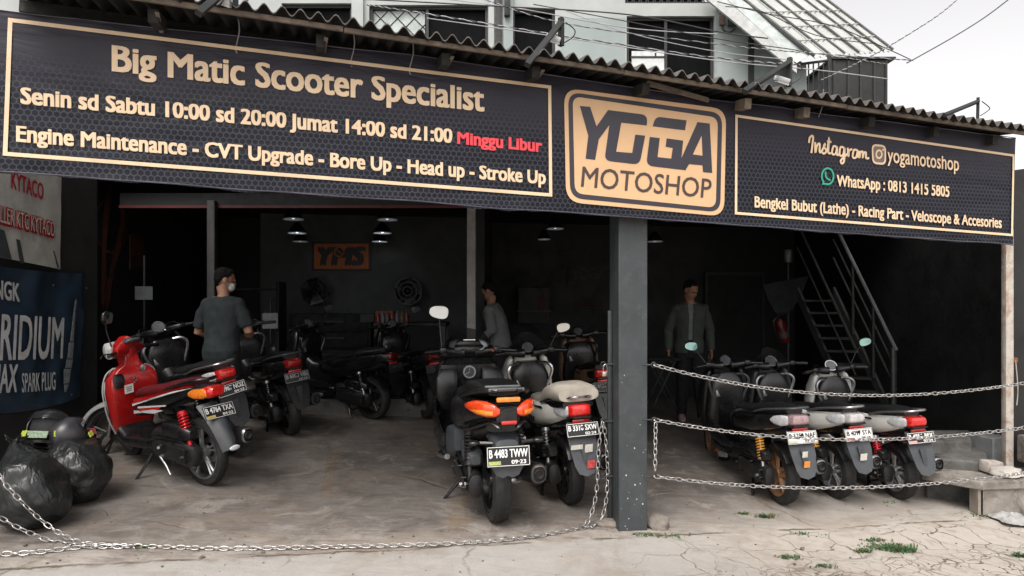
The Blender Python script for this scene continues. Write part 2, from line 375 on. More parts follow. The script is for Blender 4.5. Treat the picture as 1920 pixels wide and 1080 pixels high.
# ================================================================= front pillar of steel-clad concrete
def pillar():
    m = mat("pillar_grey_paint", (.040, .047, .051), .55, var=.18, vscale=4, dirt=(.075, .08, .084), dscale=7, damt=.5, bmp=.12, bscale=50)
    m2 = mat("pillar_speck", (.55, .55, .53), .8)
    a = G(1160, 997); b = G(1214, 995); c = G(1143, 975)
    z0 = a.z-.03; top = 2.75
    d = (c-a); d.z = 0; u = (b-a); u.z = 0
    base = (a+b+c)/3
    root = thing("steel_pillar", "square grey painted steel pillar carrying the sign banner, chained on both sides", "pillar", (base.x, base.y, z0))
    def pt(s, t, z): q = a+u*s+d*t; return Vector((q.x, q.y, z))
    mb = MB(); mb.slab([pt(0, 0, z0), pt(1, 0, z0), pt(1, 1, z0), pt(0, 1, z0)], (0, 0, top-z0))
    o = mb_child("column", mb, m, root)
    bv = o.modifiers.new("bevel", 'BEVEL'); bv.width = .006; bv.segments = 2
    # paint chips
    mb = MB(); n = (u.normalized()).cross(Vector((0, 0, 1)))
    for i in range(24):
        s, z = random.uniform(.06, .94), z0+random.uniform(.05, 1.3)**1.2*(.5 if i < 14 else 1.2)+.03
        r = random.uniform(.0015, .0045)*(1.5 if i < 7 else 1)
        q = pt(s, 0, z)+n*.002
        mb.add([q+u.normalized()*r*math.cos(k*1.05+i)*random.uniform(.6, 1.2)+Vector((0, 0, 1))*r*math.sin(k*1.05+i)*random.uniform(.6, 1.5) for k in range(6)], [tuple(range(6))])
    mb_child("paint_chips", mb, m2, root, smooth=False)
    # dark gate channel along the rear left corner
    mb = MB(); q = pt(-.02, .75, 0); mb.box((q.x-.012, q.y, (z0+1.55)/2), (.03, .05, 1.55-z0), bev=.004)
    mb_child("gate_channel", mb, M_steel, root)
    hooks = []
    for px, py, lr in ((1141, 683, -1), (1140, 790, -1), (1140, 893, -1), (1216, 684, 1), (1217, 787, 1), (1217, 893, 1)):
        q = P(px, py, a.y+.02 if lr > 0 else a.y+.16)
        mb = MB(); ax = Vector((lr, -.25*0, 0))
        mb.tube([q-ax*.04, q+ax*.02], .006, 8)
        mb.tube([q+ax*.02+Vector((math.cos(t)*.018+ax.x*.018, 0, math.sin(t)*.018)) for t in [k*math.pi/6 for k in range(13)]], .004, 6)
        mb_child("chain_ring", mb, M_steel, root); hooks.append(q+ax*.04)
    return a, b, c, z0, hooks
PA, PBB, PC, PZ, HOOKS = pillar()
# ================================================================= the long sign banner
BTL, BBL = P(-12, 20, 3.72), P(-16, 323, 3.72)
BTR, BBR = P(1904, 259, 5.58), P(1899, 461, 5.58)
bu = (BTR-BTL); bu.z = 0; bu.normalize(); bn = Vector((bu.y, -bu.x, 0))   # bn faces the street
def BP(px, py, off=0.0):                                     # photo pixel -> point on the banner's plane
    d = Vector(((px-960)/FPX, 1, -(py-HORZ)/FPX)); o = Vector((0, 0, CAMZ))
    t = (BTL-o).dot(bn)/d.dot(bn); return o+d*t+bn*off
def banner_material():
    m = bpy.data.materials.new("printed_vinyl"); n, b = nodes(m); co = objco(n)
    # rotate so that u runs along the banner
    du = nn(n, "ShaderNodeVectorMath", operation='DOT_PRODUCT'); du.inputs[1].default_value = bu; n.links.new(co, du.inputs[0])
    sx = nn(n, "ShaderNodeSeparateXYZ"); n.links.new(co, sx.inputs[0])
    cb = nn(n, "ShaderNodeCombineXYZ"); n.links.new(du.outputs['Value'], cb.inputs[0]); n.links.new(sx.outputs[2], cb.inputs[1])
    # honeycomb print: distance to the edge of a hexagonal lattice
    CW = .036; RX, RY = 1.0, 1.7320508
    def vm(op, a, b=None):
        k = nn(n, "ShaderNodeVectorMath", operation=op)
        for q_, v_ in ((0, a), (1, b)):
            if v_ is None: continue
            if hasattr(v_, 'is_linked'): n.links.new(v_, k.inputs[q_])
            else: k.inputs[q_].default_value = v_
        return k
    sc_ = vm('MULTIPLY', cb.outputs[0], (1/CW, 1/CW, 0)).outputs[0]
    def cell(off):
        q_ = vm('DIVIDE', vm('ADD', sc_, off).outputs[0], (RX, RY, 1)).outputs[0]
        q_ = vm('FRACTION', q_).outputs[0]
        return vm('MULTIPLY', vm('SUBTRACT', q_, (.5, .5, 0)).outputs[0], (RX, RY, 0)).outputs[0]
    def hexd(v_):
        ab = vm('ABSOLUTE', v_).outputs[0]; sp_ = nn(n, "ShaderNodeSeparateXYZ"); n.links.new(ab, sp_.inputs[0])
        return mth(n, 'MAXIMUM', sp_.outputs[0], vm('DOT_PRODUCT', ab, (.5, .8660254, 0)).outputs['Value'])
    hd_ = mth(n, 'MINIMUM', hexd(cell((0, 0, 0))), hexd(cell((.5, .8660254, 0))))
    hexc = mixc(n, ramp(n, hd_, [(.36, 0.0), (.46, 1.0)]), mixc(n, noi(n, cb.outputs[0], 1.5, 3), (.003, .0035, .007), (.007, .008, .014)), (.040, .042, .056))
    # the honeycomb colour blends into plain aubergine towards the top
    fade = ramp(n, mth(n, 'ADD', mth(n, 'MULTIPLY', mth(n, 'SUBTRACT', mth(n, 'ADD', sx.outputs[2], mth(n, 'MULTIPLY', mth(n, 'SUBTRACT', du.outputs['Value'], BBL.dot(bu)), .034)), BBL.z), 1.11), mth(n, 'MULTIPLY', noi(n, cb.outputs[0], .8, 3), .35)), [(.70, 0.0), (1.10, 1.0)])
    MATS['_fade'] = None
    c = mixc(n, fade, hexc, (.029, .0265, .038))
    n.links.new(c, b.inputs['Base Color'])
    n.links.new(ramp(n, noi(n, cb.outputs[0], 3, 5), [(.3, .30), (.7, .48)]), b.inputs['Roughness'])
    b.inputs['Specular IOR Level'].default_value = .22
    mp = nn(n, "ShaderNodeMapping"); mp.inputs['Scale'].default_value = (.55, 2.2, 1); mp.inputs['Rotation'].default_value = (0, 0, R(14)); n.links.new(cb.outputs[0], mp.inputs['Vector'])
    h = mth(n, 'ADD', noi(n, mp.outputs[0], 1.3, 4, .5, 1.6), mth(n, 'MULTIPLY', noi(n, cb.outputs[0], 9, 3), .12))
    bump(n, b, h, .40, .05)
    return m
def wrinkle(u, v):                                           # small real folds at the hems
    e = max(0, 1-v*7)+max(0, 1-(1-v)*7)
    return .010*e*(math.sin(u*90+3*math.sin(u*31))*.5+noise.noise((u*40, v*8, 0)))+.012*noise.noise((u*9, v*2, 3))*min(1, e+.2)
sign = thing("sign_banner", "long black vinyl banner with gold lettering hung across the workshop front", "banner", BBL)
mb = MB(); NU, NV = 180, 24; vs = []; fs = []
for back in (0, 1):
    for i in range(NU+1):
        for j in range(NV+1):
            u, v = i/NU, j/NV
            p = (BBL.lerp(BBR, u)).lerp(BTL.lerp(BTR, u), v)
            p = p+bn*(wrinkle(u, v)*.8-.004*back); p.z += .045*v**6*math.exp(-((u-.32)/.22)**2)
            if j in (0, NV): p.z += .007*math.sin(u*70)*noise.noise((u*30, j, 0))+.020*noise.noise((u*14, j, 5))+.012*noise.noise((u*47, j, 9))
            vs.append(p)
o = (NU+1)*(NV+1)
for i in range(NU):
    for j in range(NV):
        a = i*(NV+1)+j; q = (a, a+NV+1, a+NV+2, a+1); fs.append(q); fs.append(tuple(o+k for k in q[::-1]))
mb.add(vs, fs); mb_child("vinyl_sheet", mb, banner_material(), sign, ang=80)
for v_ in (0, 1):
    mb = MB(); pts = []
    for i in range(121):
        u = i/120; p = (BBL.lerp(BBR, u)).lerp(BTL.lerp(BTR, u), v_); p = p+bn*.004; p.z += (.007 if v_ == 0 else .0)+.010*noise.noise((u*14, v_*24, 5)); p.z += .045*v_*math.exp(-((u-.32)/.22)**2); pts.append(p)
    mb.tube(pts, .009 if v_ == 0 else .006, 6, flat=.5); mb_child("hem", mb, mat("hem_vinyl", (.085, .080, .105), .35, var=.5, vscale=4), sign)
M_gold = mat("gold_print", (.66, .42, .23), .45, var=.06, vscale=3)
M_cream = mat("cream_print", (.74, .55, .36), .45, var=.10, vscale=2, dirt=(.48, .36, .25), dscale=2.5, damt=.5)
M_redp = mat("red_print", (.75, .055, .07), .45, var=.05)
M_ink = mat("dark_print", (.029, .0265, .038), .4, var=.1)
M_brown = mat("brown_print", (.055, .036, .034), .4, var=.1)
M_green = mat("green_print", (.03, .30, .20), .45, var=.05)
LIFT = .005
# bands: a strip between pixel corners
def frame(name, quad, wpx, m, lift=LIFT):
    mb = MB(); pts = [BP(*q, lift) for q in quad]; c = sum(pts, Vector())/4
    for i in range(4):
        a, b = pts[i], pts[(i+1) % 4]; d = (b-a).normalized(); nrm = d.cross(bn); wd = wpx
        if nrm.dot(c-a) < 0: nrm = -nrm
        mb.slab([a, b, b-d*wd+nrm*wd, a+d*wd+nrm*wd], bn*.0012)
    mb_child(name, mb, m, sign, smooth=False)
frame("printed_border", [(16, 34), (1033, 161), (1035, 369), (6, 292)], .022, M_cream)
frame("printed_border", [(1378, 215), (1901, 290), (1898, 443), (1377, 402)], .019, M_cream)
def rrect(quad, rad, lift, n=6):
    p = [BP(*q, lift) for q in quad]; out = []
    for i in range(4):
        a, b, c = p[i-1], p[i], p[(i+1) % 4]; d1 = (a-b).normalized()*rad; d2 = (c-b).normalized()*rad
        for k in range(n+1):
            t = k/n; out.append((b+d1)*(1-t)**2+b*2*t*(1-t)+(b+d2)*t*t)
    return out
Q0 = [(1057, 165), (1361, 205), (1357, 406), (1061, 379)]
def inset(q, k):
    cx = sum(a for a, b in q)/4; cy = sum(b for a, b in q)/4
    return [(a+(k if a < cx else -k)*1.0, b+(k if b < cy else -k)*1.0) for a, b in q]
mb = MB()
for k, (ins, rad, mi) in enumerate(((0, .115, 0), (7.5, .095, 1), (16, .065, 0))):
    mb.m = mi; pl = rrect(inset(Q0, ins), rad, LIFT+k*.0015); mb.add(pl, [tuple(range(len(pl)))])
mb_child("logo_plate", mb, [M_gold, M_ink], sign, smooth=False)
def cp(x, y): return (1050+x*320/1382, 160+y*250/1080)
def rounded(poly, idx, r):
    out = []
    for i, p in enumerate(poly):
        if i in idx:
            a, c = Vector(poly[i-1]), Vector(poly[(i+1) % len(poly)]); b = Vector(p)
            d1 = (a-b).normalized()*r; d2 = (c-b).normalized()*r
            for k in range(6):
                t = k/5; q = (b+d1)*(1-t)**2+b*2*t*(1-t)+(b+d2)*t*t; out.append((q.x, q.y))
        else: out.append(p)
    return out
def logo_letters():
    mb = MB()
    YO = [(157, 170), (240, 177), (292, 335), (385, 203), (705, 243), (698, 328), (492, 305), (450, 540), (580, 550), (605, 402), (685, 410), (640, 645), (355, 612), (395, 325), (310, 440), (280, 606), (203, 597), (225, 410)]
    G1 = [(745, 335), (770, 255), (1020, 287), (1007, 367)]
    G2 = [(722, 420), (803, 430), (785, 583), (895, 596), (908, 510), (850, 500), (858, 432), (992, 450), (978, 592), (1108, 300), (1207, 312), (1227, 712), (1153, 705), (1148, 650), (1040, 640), (1010, 690), (692, 652)]
    for poly, idx, r in ((YO, (4, 11, 12), 55), (G1, (1,), 45), (G2, (16,), 60)):
        pts = [BP(*cp(*q), LIFT+.005) for q in rounded(poly, idx, r)]
        mb.add(pts, tessellate_polygon([[Vector((q[0], -q[1], 0)) for q in rounded(poly, idx, r)]]))
    mb_child("logo_lettering", mb, M_ink, sign, smooth=False)
    tri = MB(); pl = [BP(*cp(*q), LIFT+.0062) for q in ((1140, 412), (1070, 562), (1147, 572))]; tri.add(pl, [(0, 1, 2)])
    mb_child("letter_counter", tri, M_gold, sign, smooth=False)
logo_letters()
def line(name, body, p0, p1, cappx, m, off=.025, lift=LIFT, shear=0.0, xh=1.15):
    a, b = BP(*p0, lift), BP(*p1, lift); t = BP(p0[0], p0[1]-cappx, lift)
    ux = b-a; wd = ux.length; ux.normalize()
    mb = MB(); put_text(mb, body, a, ux, Vector((0, 0, 1)), wd, (t-a).length, off, shear, xh)
    return mb_child(name, mb, m, sign, smooth=False)
line("lettering", "Big Matic Scooter Specialist", (210, 134), (908, 210), 49, M_cream, .030)
line("lettering", "Senin sd Sabtu 10:00 sd 20:00 Jumat 14:00 sd 21:00", (39, 195), (848, 269), 31, M_cream, .038)
line("lettering", "Minggu Libur", (857, 270), (1016, 286), 23, M_redp, .04)
line("lettering", "Engine Maintenance - CVT Upgrade - Bore Up - Head up - Stroke Up", (31, 266), (1023, 346), 30, M_cream, .036)
line("lettering", "yogamotoshop", (1663, 304), (1797, 321), 25, M_cream, .015)
line("lettering", "WhatsApp : 0813 1415 5805", (1568, 349), (1779, 370), 21, M_cream, .03)
line("lettering", "Bengkel Bubut (Lathe) - Racing Part - Veloscope & Accesories", (1414, 389), (1877, 428), 21, M_cream, .03)
line("lettering", "MOTOSHOP", cp(165, 822), cp(1222, 918), 38, M_brown, .008, LIFT+.005, .10, 1.0)
def strokes(name, polys, m, r):
    mb = MB()
    for p in polys: mb.tube([BP(x, y, LIFT+.001) for x, y in p], r, 6, flat=.25, up=bn)
    return mb_child(name, mb, m, sign)
def sp2(x, y): return (1500+x/6.0, 240+y/6.0)
def cm2(pts): return [(v.x, v.y) for v in catmull([(a, b, 0) for a, b in pts], 5)]
script = [[(95, 170), (105, 110), (140, 95), (135, 180), (122, 285)], [(165, 160), (168, 280), (185, 200), (215, 180), (215, 270), (235, 270)],
          [(235, 270), (280, 180), (262, 210), (292, 260), (262, 290), (245, 275)], [(300, 275), (322, 110), (312, 270), (340, 285)], [(298, 150), (345, 160)],
          [(405, 215), (370, 210), (355, 290), (395, 290), (412, 215), (410, 300), (430, 300)], [(490, 225), (450, 220), (440, 305), (478, 305), (495, 225), (490, 370), (465, 400), (455, 365), (530, 290)],
          [(530, 225), (540, 325), (545, 260), (580, 240)], [(640, 255), (600, 250), (588, 330), (625, 330), (645, 255), (640, 335)],
          [(665, 260), (662, 340), (675, 280), (700, 270), (700, 340), (712, 285), (735, 280), (738, 340), (770, 340)]]
strokes("script_lettering", [cm2([sp2(*q) for q in s]) for s in script], M_cream, .0085)
def camera_icon():
    mb = MB(); c = Vector(sp2(880, 297))
    q = [sp2(800, 180), sp2(962, 195), sp2(962, 418), sp2(808, 405)]
    pl = rrect(q, .045, LIFT); mb.add(pl, [tuple(range(len(pl)))])
    mb.m = 1; q2 = [(c.x+(a-c.x)*.78, c.y+(b-c.y)*.80) for a, b in q]; pl = rrect(q2, .03, LIFT+.0015); mb.add(pl, [tuple(range(len(pl)))])
    def disc(cx, cy, rx, ry, mi, l):
        mb.m = mi; pl = [BP(cx+rx*math.cos(k*.3927), cy+ry*math.sin(k*.3927), l) for k in range(16)]; mb.add(pl, [tuple(range(16))])
    disc(c.x, c.y, 6.6, 9, 0, LIFT+.003); disc(c.x, c.y, 4.0, 5.6, 1, LIFT+.0045); disc(c.x+7.6, c.y-8, 1.6, 2.2, 0, LIFT+.003)
    mb_child("camera_icon", mb, [M_cream, mat("icon_brown", (.16, .12, .10), .45)], sign, smooth=False)
camera_icon()
bub = [(1551+11*math.cos(R(130+k*12)), 331+15*math.sin(R(130+k*12))) for k in range(29)]
strokes("phone_icon", [bub+[(1540, 345), bub[0]], cm2([(1547, 322), (1547.5, 331), (1551, 336), (1556, 338)])], M_green, .0075)
# ================================================================= corrugated canopy roof
E0, E1 = P(-40, -66, 3.40), P(1935, 243, 5.40)
ed = (E1-E0); EL = ed.length; ed.normalize(); eb = Vector((-ed.y, ed.x, 0)).normalized()   # towards the house
roof = thing("corrugated_roof", "weathered corrugated canopy roof with timber eave above the sign banner", "roof", E0)
def rp(s, t, z=0.0): return E0+ed*s+eb*t+Vector((0, 0, z+.13*t))
M_sheet = mat("weathered_sheet", (.085, .075, .068), .75, var=.4, vscale=3, dirt=(.16, .15, .14), dscale=5, damt=.7, bmp=.3, bscale=50)
M_wood = mat("old_timber", (.17, .135, .105), .8, var=.45, vscale=9, dirt=(.05, .042, .036), dscale=6, damt=.8, bmp=.4, bscale=40)
M_woodd = mat("dark_timber", (.016, .014, .012), .8, var=.4, vscale=9, bmp=.3, bscale=40)
def roof_sheets():
    WL, AMP = .098, .024
    n = int(EL/WL*8); vs = []; fs = []; ms = []; ts = [0, .02, .6, 1.8, 3.4, 6.3]
    k = len(ts)
    for side in (0, 1):
        for i in range(n+1):
            s = EL*i/n; ph = s/WL*2*math.pi; sh = math.floor(s/1.02)
            jit = .012*noise.noise((sh*3.3, 1, 0)); sag = .010*noise.noise((s*.9, 7, 0))
            for t in ts:
                vs.append(rp(s, t-.03+jit*(t < .1), AMP*math.cos(ph)+.005*(sh % 2)+sag-.007*side))
    o = (n+1)*k
    for side in (0, 1):
        for i in range(n):
            for j in range(k-1):
                q = [side*o+i*k+j, side*o+(i+1)*k+j, side*o+(i+1)*k+j+1, side*o+i*k+j+1]; fs.append(q); ms.append(side)
    for i in range(n): fs.append([i*k, (i+1)*k, o+(i+1)*k, o+i*k])
    mb = MB(); mb.add(vs, fs); mb.mi = ms+[0]*n; mb_child("roof_sheet", mb, [M_sheet, mat("dark_underside", (.012, .011, .010), .9, var=.4, vscale=5)], roof, ang=60)  # underside has a darker colour than the top of the sheet
roof_sheets()
def bar(name, a, b, wd, ht, m, root):                        # straight timber between two points
    a, b = Vector(a), Vector(b); d = (b-a).normalized(); s = d.cross(Vector((0, 0, 1))).normalized(); u = s.cross(d)
    mb = MB(); mb.slab([a-s*wd/2-u*ht/2, a+s*wd/2-u*ht/2, a+s*wd/2+u*ht/2, a-s*wd/2+u*ht/2], b-a)
    return mb_child(name, mb, m, root, smooth=False)
for i in range(4):                                           # eave batten in pieces
    s0, s1 = EL*i/4+.006*(i > 0), EL*(i+1)/4
    bar("eave_batten", rp(s0, .03, -.036-.004*(i % 2)), rp(s1, .03, -.036+.003*(i % 2)), .022, .026, M_wood, roof)
bar("purlin", rp(0, .50, -.065), rp(EL, .42, -.065), .05, .07, M_woodd, roof)
bar("purlin", rp(0, 1.6, -.065), rp(EL, 1.6, -.065), .05, .07, M_woodd, roof)
for i, px in enumerate((295, 600, 830, 1000, 1200, 1390, 1500, 1620, 1740, 1850)):
    best = min((abs(960+FPX*rp(EL*k/400, .2).x/rp(EL*k/400, .2).y-px), k) for k in range(401))[1]; s = EL*best/400
    bar("rafter", rp(s, .12, -.098), rp(s, 5.9, -.098), .055, .072, M_wood if i in (5, 6) else M_woodd, roof)
    if i < 4:                                                # pale tie strip hanging to the banner
        mb = MB(); q = rp(s+.02, .06, -.09); e = BP(px+4, 26+px*.122, .0)
        mb.slab([q, q+ed*.022, e+ed*.022, e], eb*.006); mb_child("hanger_strip", mb, mat("hanger_pale", (.20, .175, .15), .7), roof)
for px in (445, 660, 770, 1535):                             # wire ties
    mb = MB(); b = BP(px, 22+px*.123+14, .0); t = b+Vector((0, 0, .22))+bn*.05
    mb.tube(catmull([t, (t+b)/2+ed*.015, b-ed*.008, b+Vector((0, 0, -.03))]), .004, 5); mb_child("wire_tie", mb, mat("wire_white", (.28, .28, .28), .6), roof)
mb = MB(); a, b = BP(1205, 165, .05), BP(1320, 196, .05); mb.slab([a, b, b+Vector((0, 0, .028)), a+Vector((0, 0, .035))], bn*.02); mb_child("loose_lath", mb, M_wood, roof)
# ---------------------------------------------------------------- floodlight arms on the eave
M_arm = mat("arm_black", (.02, .022, .023), .5, .2, var=.3)
M_lampw = mat("lamp_housing", (.55, .56, .56), .4, var=.1)
for i, (a, b, c, Y) in enumerate((((372, 25), (440, -32), (440, 18), 3.7), ((988, 122), (1052, 42), (1052, 86), 4.4), ((1395, 172), (1481, 116), (1479, 162), 4.85), ((1770, 216), (1834, 190), (1833, 222), 5.25))):
    pa, pb, pc = P(*a, Y-.25), P(*b, Y+.05), P(*c, Y+.05)
    t = thing("floodlight_arm", ("short black floodlight arm at the banner's far left end, mostly cut off", "steep black floodlight arm on the eave above the word Specialist",
               "long black floodlight arm on the eave below the translucent lean-to roof", "slim black floodlight arm on the eave beside open sky")[i], "light arm", pa, group="floodlight arms along the eave")
    mb = MB(); mb.tube([pa, pb], .024 if i < 3 else .017, 4); mb_child("arm_tube", mb, M_arm, t, smooth=False)
    mb = MB(); mb.tube([pb+Vector((0, 0, .03)), pc], .022 if i < 3 else .014, 4); mb_child("arm_post", mb, M_arm, t, smooth=False)
    mb = MB(); q = pc+Vector((-.05, 0, .05)); mb.box(q, (.10, .10, .035), (R(20), R(18), 0), .008); mb.box(q+Vector((.0, -.0, -.025)), (.085, .08, .012), (R(20), R(18), 0))
    if i != 3: mb_child("lamp_head", mb, M_lampw, t)
    mb = MB(); mb.tube(catmull([pb+Vector((.03, 0, .0)), pb+Vector((.09, 0, -.05)), pc+Vector((.08, 0, .06)), pc+Vector((.02, 0, .02))]), .004, 5); mb_child("lamp_wire", mb, M_arm, t)
# ================================================================= the house behind
HY = 11.6
M_hw = mat("house_wall_paint", (.385, .41, .40), .85, var=.10, vscale=1.2, dirt=(.30, .32, .31), dscale=1.6, damt=.5, bmp=.1, bscale=30)
M_hw2 = mat("house_wall_blue", (.285, .33, .328), .85, var=.10, vscale=1.2, dirt=(.26, .30, .30), dscale=1.4, damt=.5)
M_void = mat("window_dark_glass", (.004, .0045, .005), .5, var=.4, spec=.04)
M_fr = mat("window_frame_dark", (.016, .017, .018), .6)
M_frw = mat("window_frame_pale", (.55, .58, .57), .6)
house = thing("house", "pale two-storey house with dark windows behind the canopy roof", "house", (0, HY, 3))
def X(px, Y=HY): return (px-960)/FPX*Y
def Z(py, Y=HY): return CAMZ-(py-HORZ)/FPX*Y
holes = [(528, 660, 6, 130), (692, 915, 9, 150), (960, 1041, 16, 160), (1175, 1340, 30, 175), (1172, 1336, -60, 6)]
def wall_with_holes():
    xs = sorted({-150, 1420, *[h[0] for h in holes], *[h[1] for h in holes]}); zs = sorted({-110, 330, *[h[2] for h in holes], *[h[3] for h in holes]})
    mb = MB()
    for i in range(len(xs)-1):
        run = None
        for j in range(len(zs)-1):
            cx, cy = (xs[i]+xs[i+1])/2, (zs[j]+zs[j+1])/2
            if any(h[0] < cx < h[1] and h[2] < cy < h[3] for h in holes): continue
            x0, x1, z0, z1 = X(xs[i]), X(xs[i+1]), Z(zs[j+1]), Z(zs[j])
            mb.slab([(x0, HY, z0), (x1, HY, z0), (x1, HY, z1), (x0, HY, z1)], (0, .22, 0))
    mb_child("wall", mb, M_hw, house, smooth=False)
wall_with_holes()
mb = MB(); x1 = X(1500); mb.slab([(X(1420), HY-.004, Z(330)), (x1, HY-.004, Z(330)), (x1, HY-.004, Z(126)), (X(1420), HY-.004, Z(60))], (0, .22, 0)); mb_child("wall", mb, M_hw2, house, smooth=False)
mb = MB(); mb.slab([(X(1342), HY-.03, Z(330)), (X(1420), HY-.03, Z(330)), (X(1420), HY-.03, Z(52)), (X(1342), HY-.03, Z(10))], (0, .02, 0)); mb_child("wall_panel", mb, M_hw2, house, smooth=False)
# faded lower panels of blue paint
mb = MB(); mb.slab([(X(1052), HY-.01, Z(330)), (X(1172), HY-.01, Z(330)), (X(1172), HY-.01, Z(34)), (X(1052), HY-.01, Z(34))], (0, .008, 0)); mb_child("wall_panel", mb, M_hw2, house, smooth=False)
def window(h, bars=(), panes=()):
    x0, x1, z0, z1 = X(h[0]), X(h[1]), Z(h[3]), Z(h[2]); t = .05
    mb = MB()
    for a, b, c, d in ((x0, x1, z1-t, z1), (x0, x0+t, z0, z1-t), (x1-t, x1, z0, z1-t)): mb.box(((a+b)/2, HY+.10, (c+d)/2), (b-a, .06, d-c))
    for bx in bars: mb.box((X(bx), HY+.10, (z0+z1-t)/2), (.05, .055, z1-z0-t))
    f = mb_child("window", mb, M_fr, house, smooth=False)
    mb = MB(); mb.box(((x0+x1)/2, HY+.15, (z0+z1)/2), (x1-x0-.02, .012, z1-z0-.02)); o = mb.build("pane", M_void); o.parent = f
    return f
w1 = window(holes[0]); w3 = window(holes[2]); w4 = window(holes[3], (1250,))
w2 = window(holes[1], (800,))
# pale lattice leaf in the second window
mb = MB(); mb.box((X(745), HY+.135, Z(80)), (X(795)-X(695), .012, Z(14)-Z(150))); o = mb.build("lattice_panel", mat("lattice_backing", (.42, .47, .46), .7)); o.parent = w2
mb = MB()
x0, x1, z0, z1 = X(695), X(797), Z(150), Z(13); st = X(727)-X(695)
for k in range(-6, 8):
    for sgn in (1, -1):
        c = x0+k*st; pts = []
        a = Vector((c, HY+.12, z1)); d = Vector((sgn*1.0, 0, -1.0))
        tin = max(0, (x0-c)/d.x if d.x > 0 else (x1-c)/d.x); tout = min(z1-z0, (x1-c)/d.x if d.x > 0 else (x0-c)/d.x)
        if tout > tin+.02: mb.tube([a+d*tin, a+d*tout], .007, 4)
o = mb.build("lattice_bars", M_fr); o.parent = w2
# pale sash in the big window and the half shutter
mb = MB(); mb.box((X(1217), HY+.09, Z(120)), (X(1248)-X(1186), .02, Z(95)-Z(150))); o = mb.build("sash", M_frw); o.parent = w4
mb = MB(); mb.box((X(1217), HY+.085, Z(104)), (X(1250)-X(1184), .025, .035)); mb.box((X(1231), HY+.085, Z(100)), (.03, .02, .07)); o = mb.build("sash_rail", M_fr); o.parent = w4
# balcony lattice above
mb = MB(); x0, x1 = X(1172), X(1336)
mb.box(((x0+x1)/2, HY+.06, Z(4)), (x1-x0, .05, .04)); mb.box(((x0+x1)/2, HY+.06, Z(-40)), (x1-x0, .05, .04))
for k in range(26):
    a = x0+(x1-x0)*k/25; mb.tube([(a, HY+.05, Z(4)), (a+.06*(-1)**k, HY+.05, Z(-18)), (a, HY+.05, Z(-40))], .012, 5)
mb_child("balcony_grille", mb, M_fr, house)
mb = MB(); mb.box(((x0+x1)/2, HY+.6, Z(-20)), (x1-x0, .02, 1.2)); mb_child("balcony_recess", mb, M_void, house)
# columns and beam of the gallery
for px, wd, m in ((922, .09, M_hw), (935, .10, M_fr), (953, .17, M_hw2), (672, .2, M_hw)):
    mb = MB(); mb.box((X(px), HY-.05, Z(110)), (wd, .08, Z(-100)-Z(330)), bev=.004); mb_child("gallery_column", mb, m, house)
mb = MB(); mb.box((X(951), HY-.14, Z(8)), (.10, .10, Z(-30)-Z(28)), bev=.01); mb_child("bracket", mb, M_arm, house)
mb = MB(); mb.box((X(1406), HY-.06, Z(120)), (.085, .05, Z(44)-Z(260))); mb_child("drain_pipe", mb, M_fr, house)
mb = MB(); mb.box((X(1480), HY-.06, Z(150)), (.12, .06, Z(92)-Z(260))); mb_child("corner_post", mb, M_fr, house)
mb = MB(); mb.box((X(1371), HY-.08, Z(42)), (.15, .10, .20), bev=.015); mb_child("meter_box", mb, mat("meter_green", (.05, .075, .07), .5), house)
mb = MB(); mb.box((X(1352), HY-.07, Z(41)), (.10, .08, .17), bev=.01); mb_child("junction_box", mb, mat("junction_brown", (.20, .15, .13), .6), house)
mb = MB(); mb.tube(catmull([P(1356, 2, HY-.05), P(1357, 30, HY-.06), P(1355, 54, HY-.06), P(1368, 61, HY-.06), P(1378, 54, HY-.06)]), .012, 6)
mb.tube(catmull([P(1338, 8, HY-.05), P(1350, 20, HY-.06), P(1352, 32, HY-.06)]), .010, 6); mb_child("meter_cable", mb, M_fr, house)
# ---------------------------------------------------------------- translucent lean-to roof on the right gable
lean = thing("lean_to_roof", "sloping translucent sheet roof with dark ribs at the right gable of the pale house", "roof", P(1520, 100, 10.9))
A, B, C, D = P(1352, -30, 11.4), P(1524, 108, 10.8), P(1672, 96, 13.4), P(1505, -30, 14.0)
M_poly = mat("translucent_sheet", (.46, .48, .46), .4, var=.14, vscale=1.8, dirt=(.34, .35, .33), dscale=3, damt=.7)
nrm = (B-A).cross(D-A).normalized(); nrm = nrm if nrm.z > 0 else -nrm
mb = MB(); vs = []; fs = []; NI, NJ = 60, 14
for s_ in (0, 1):
    for i in range(NI+1):
        for j in range(NJ+1):
            u, v = i/NI, j/NJ; p = (A.lerp(D, u)).lerp(B.lerp(C, u), v); vs.append(p+nrm*(.022*math.cos(u*2*math.pi*15)-.006*s_))
for s_ in (0, 1):
    for i in range(NI):
        for j in range(NJ): a = s_*(NI+1)*(NJ+1)+i*(NJ+1)+j; fs.append((a, a+NJ+1, a+NJ+2, a+1))
mb.add(vs, fs); mb_child("sheet", mb, M_poly, lean, ang=60)
for u in (.0, .17, .34, .52, .70, .86, 1.0):
    a, b = A.lerp(D, u)+nrm*.035, B.lerp(C, u)+nrm*.035
    mb = MB(); mb.tube([a, b], .022 if 0 < u < 1 else .03, 4); mb_child("roof_rib", mb, mat("rib_grey", (.10, .105, .105), .6), lean, smooth=False)
for v in (.42, .62, .80):
    mb = MB(); mb.tube([A.lerp(B, v)+nrm*.03, D.lerp(C, v)+nrm*.03], .012, 4); mb_child("roof_batten", mb, mat("batten_pale", (.40, .41, .40), .6), lean, smooth=False)
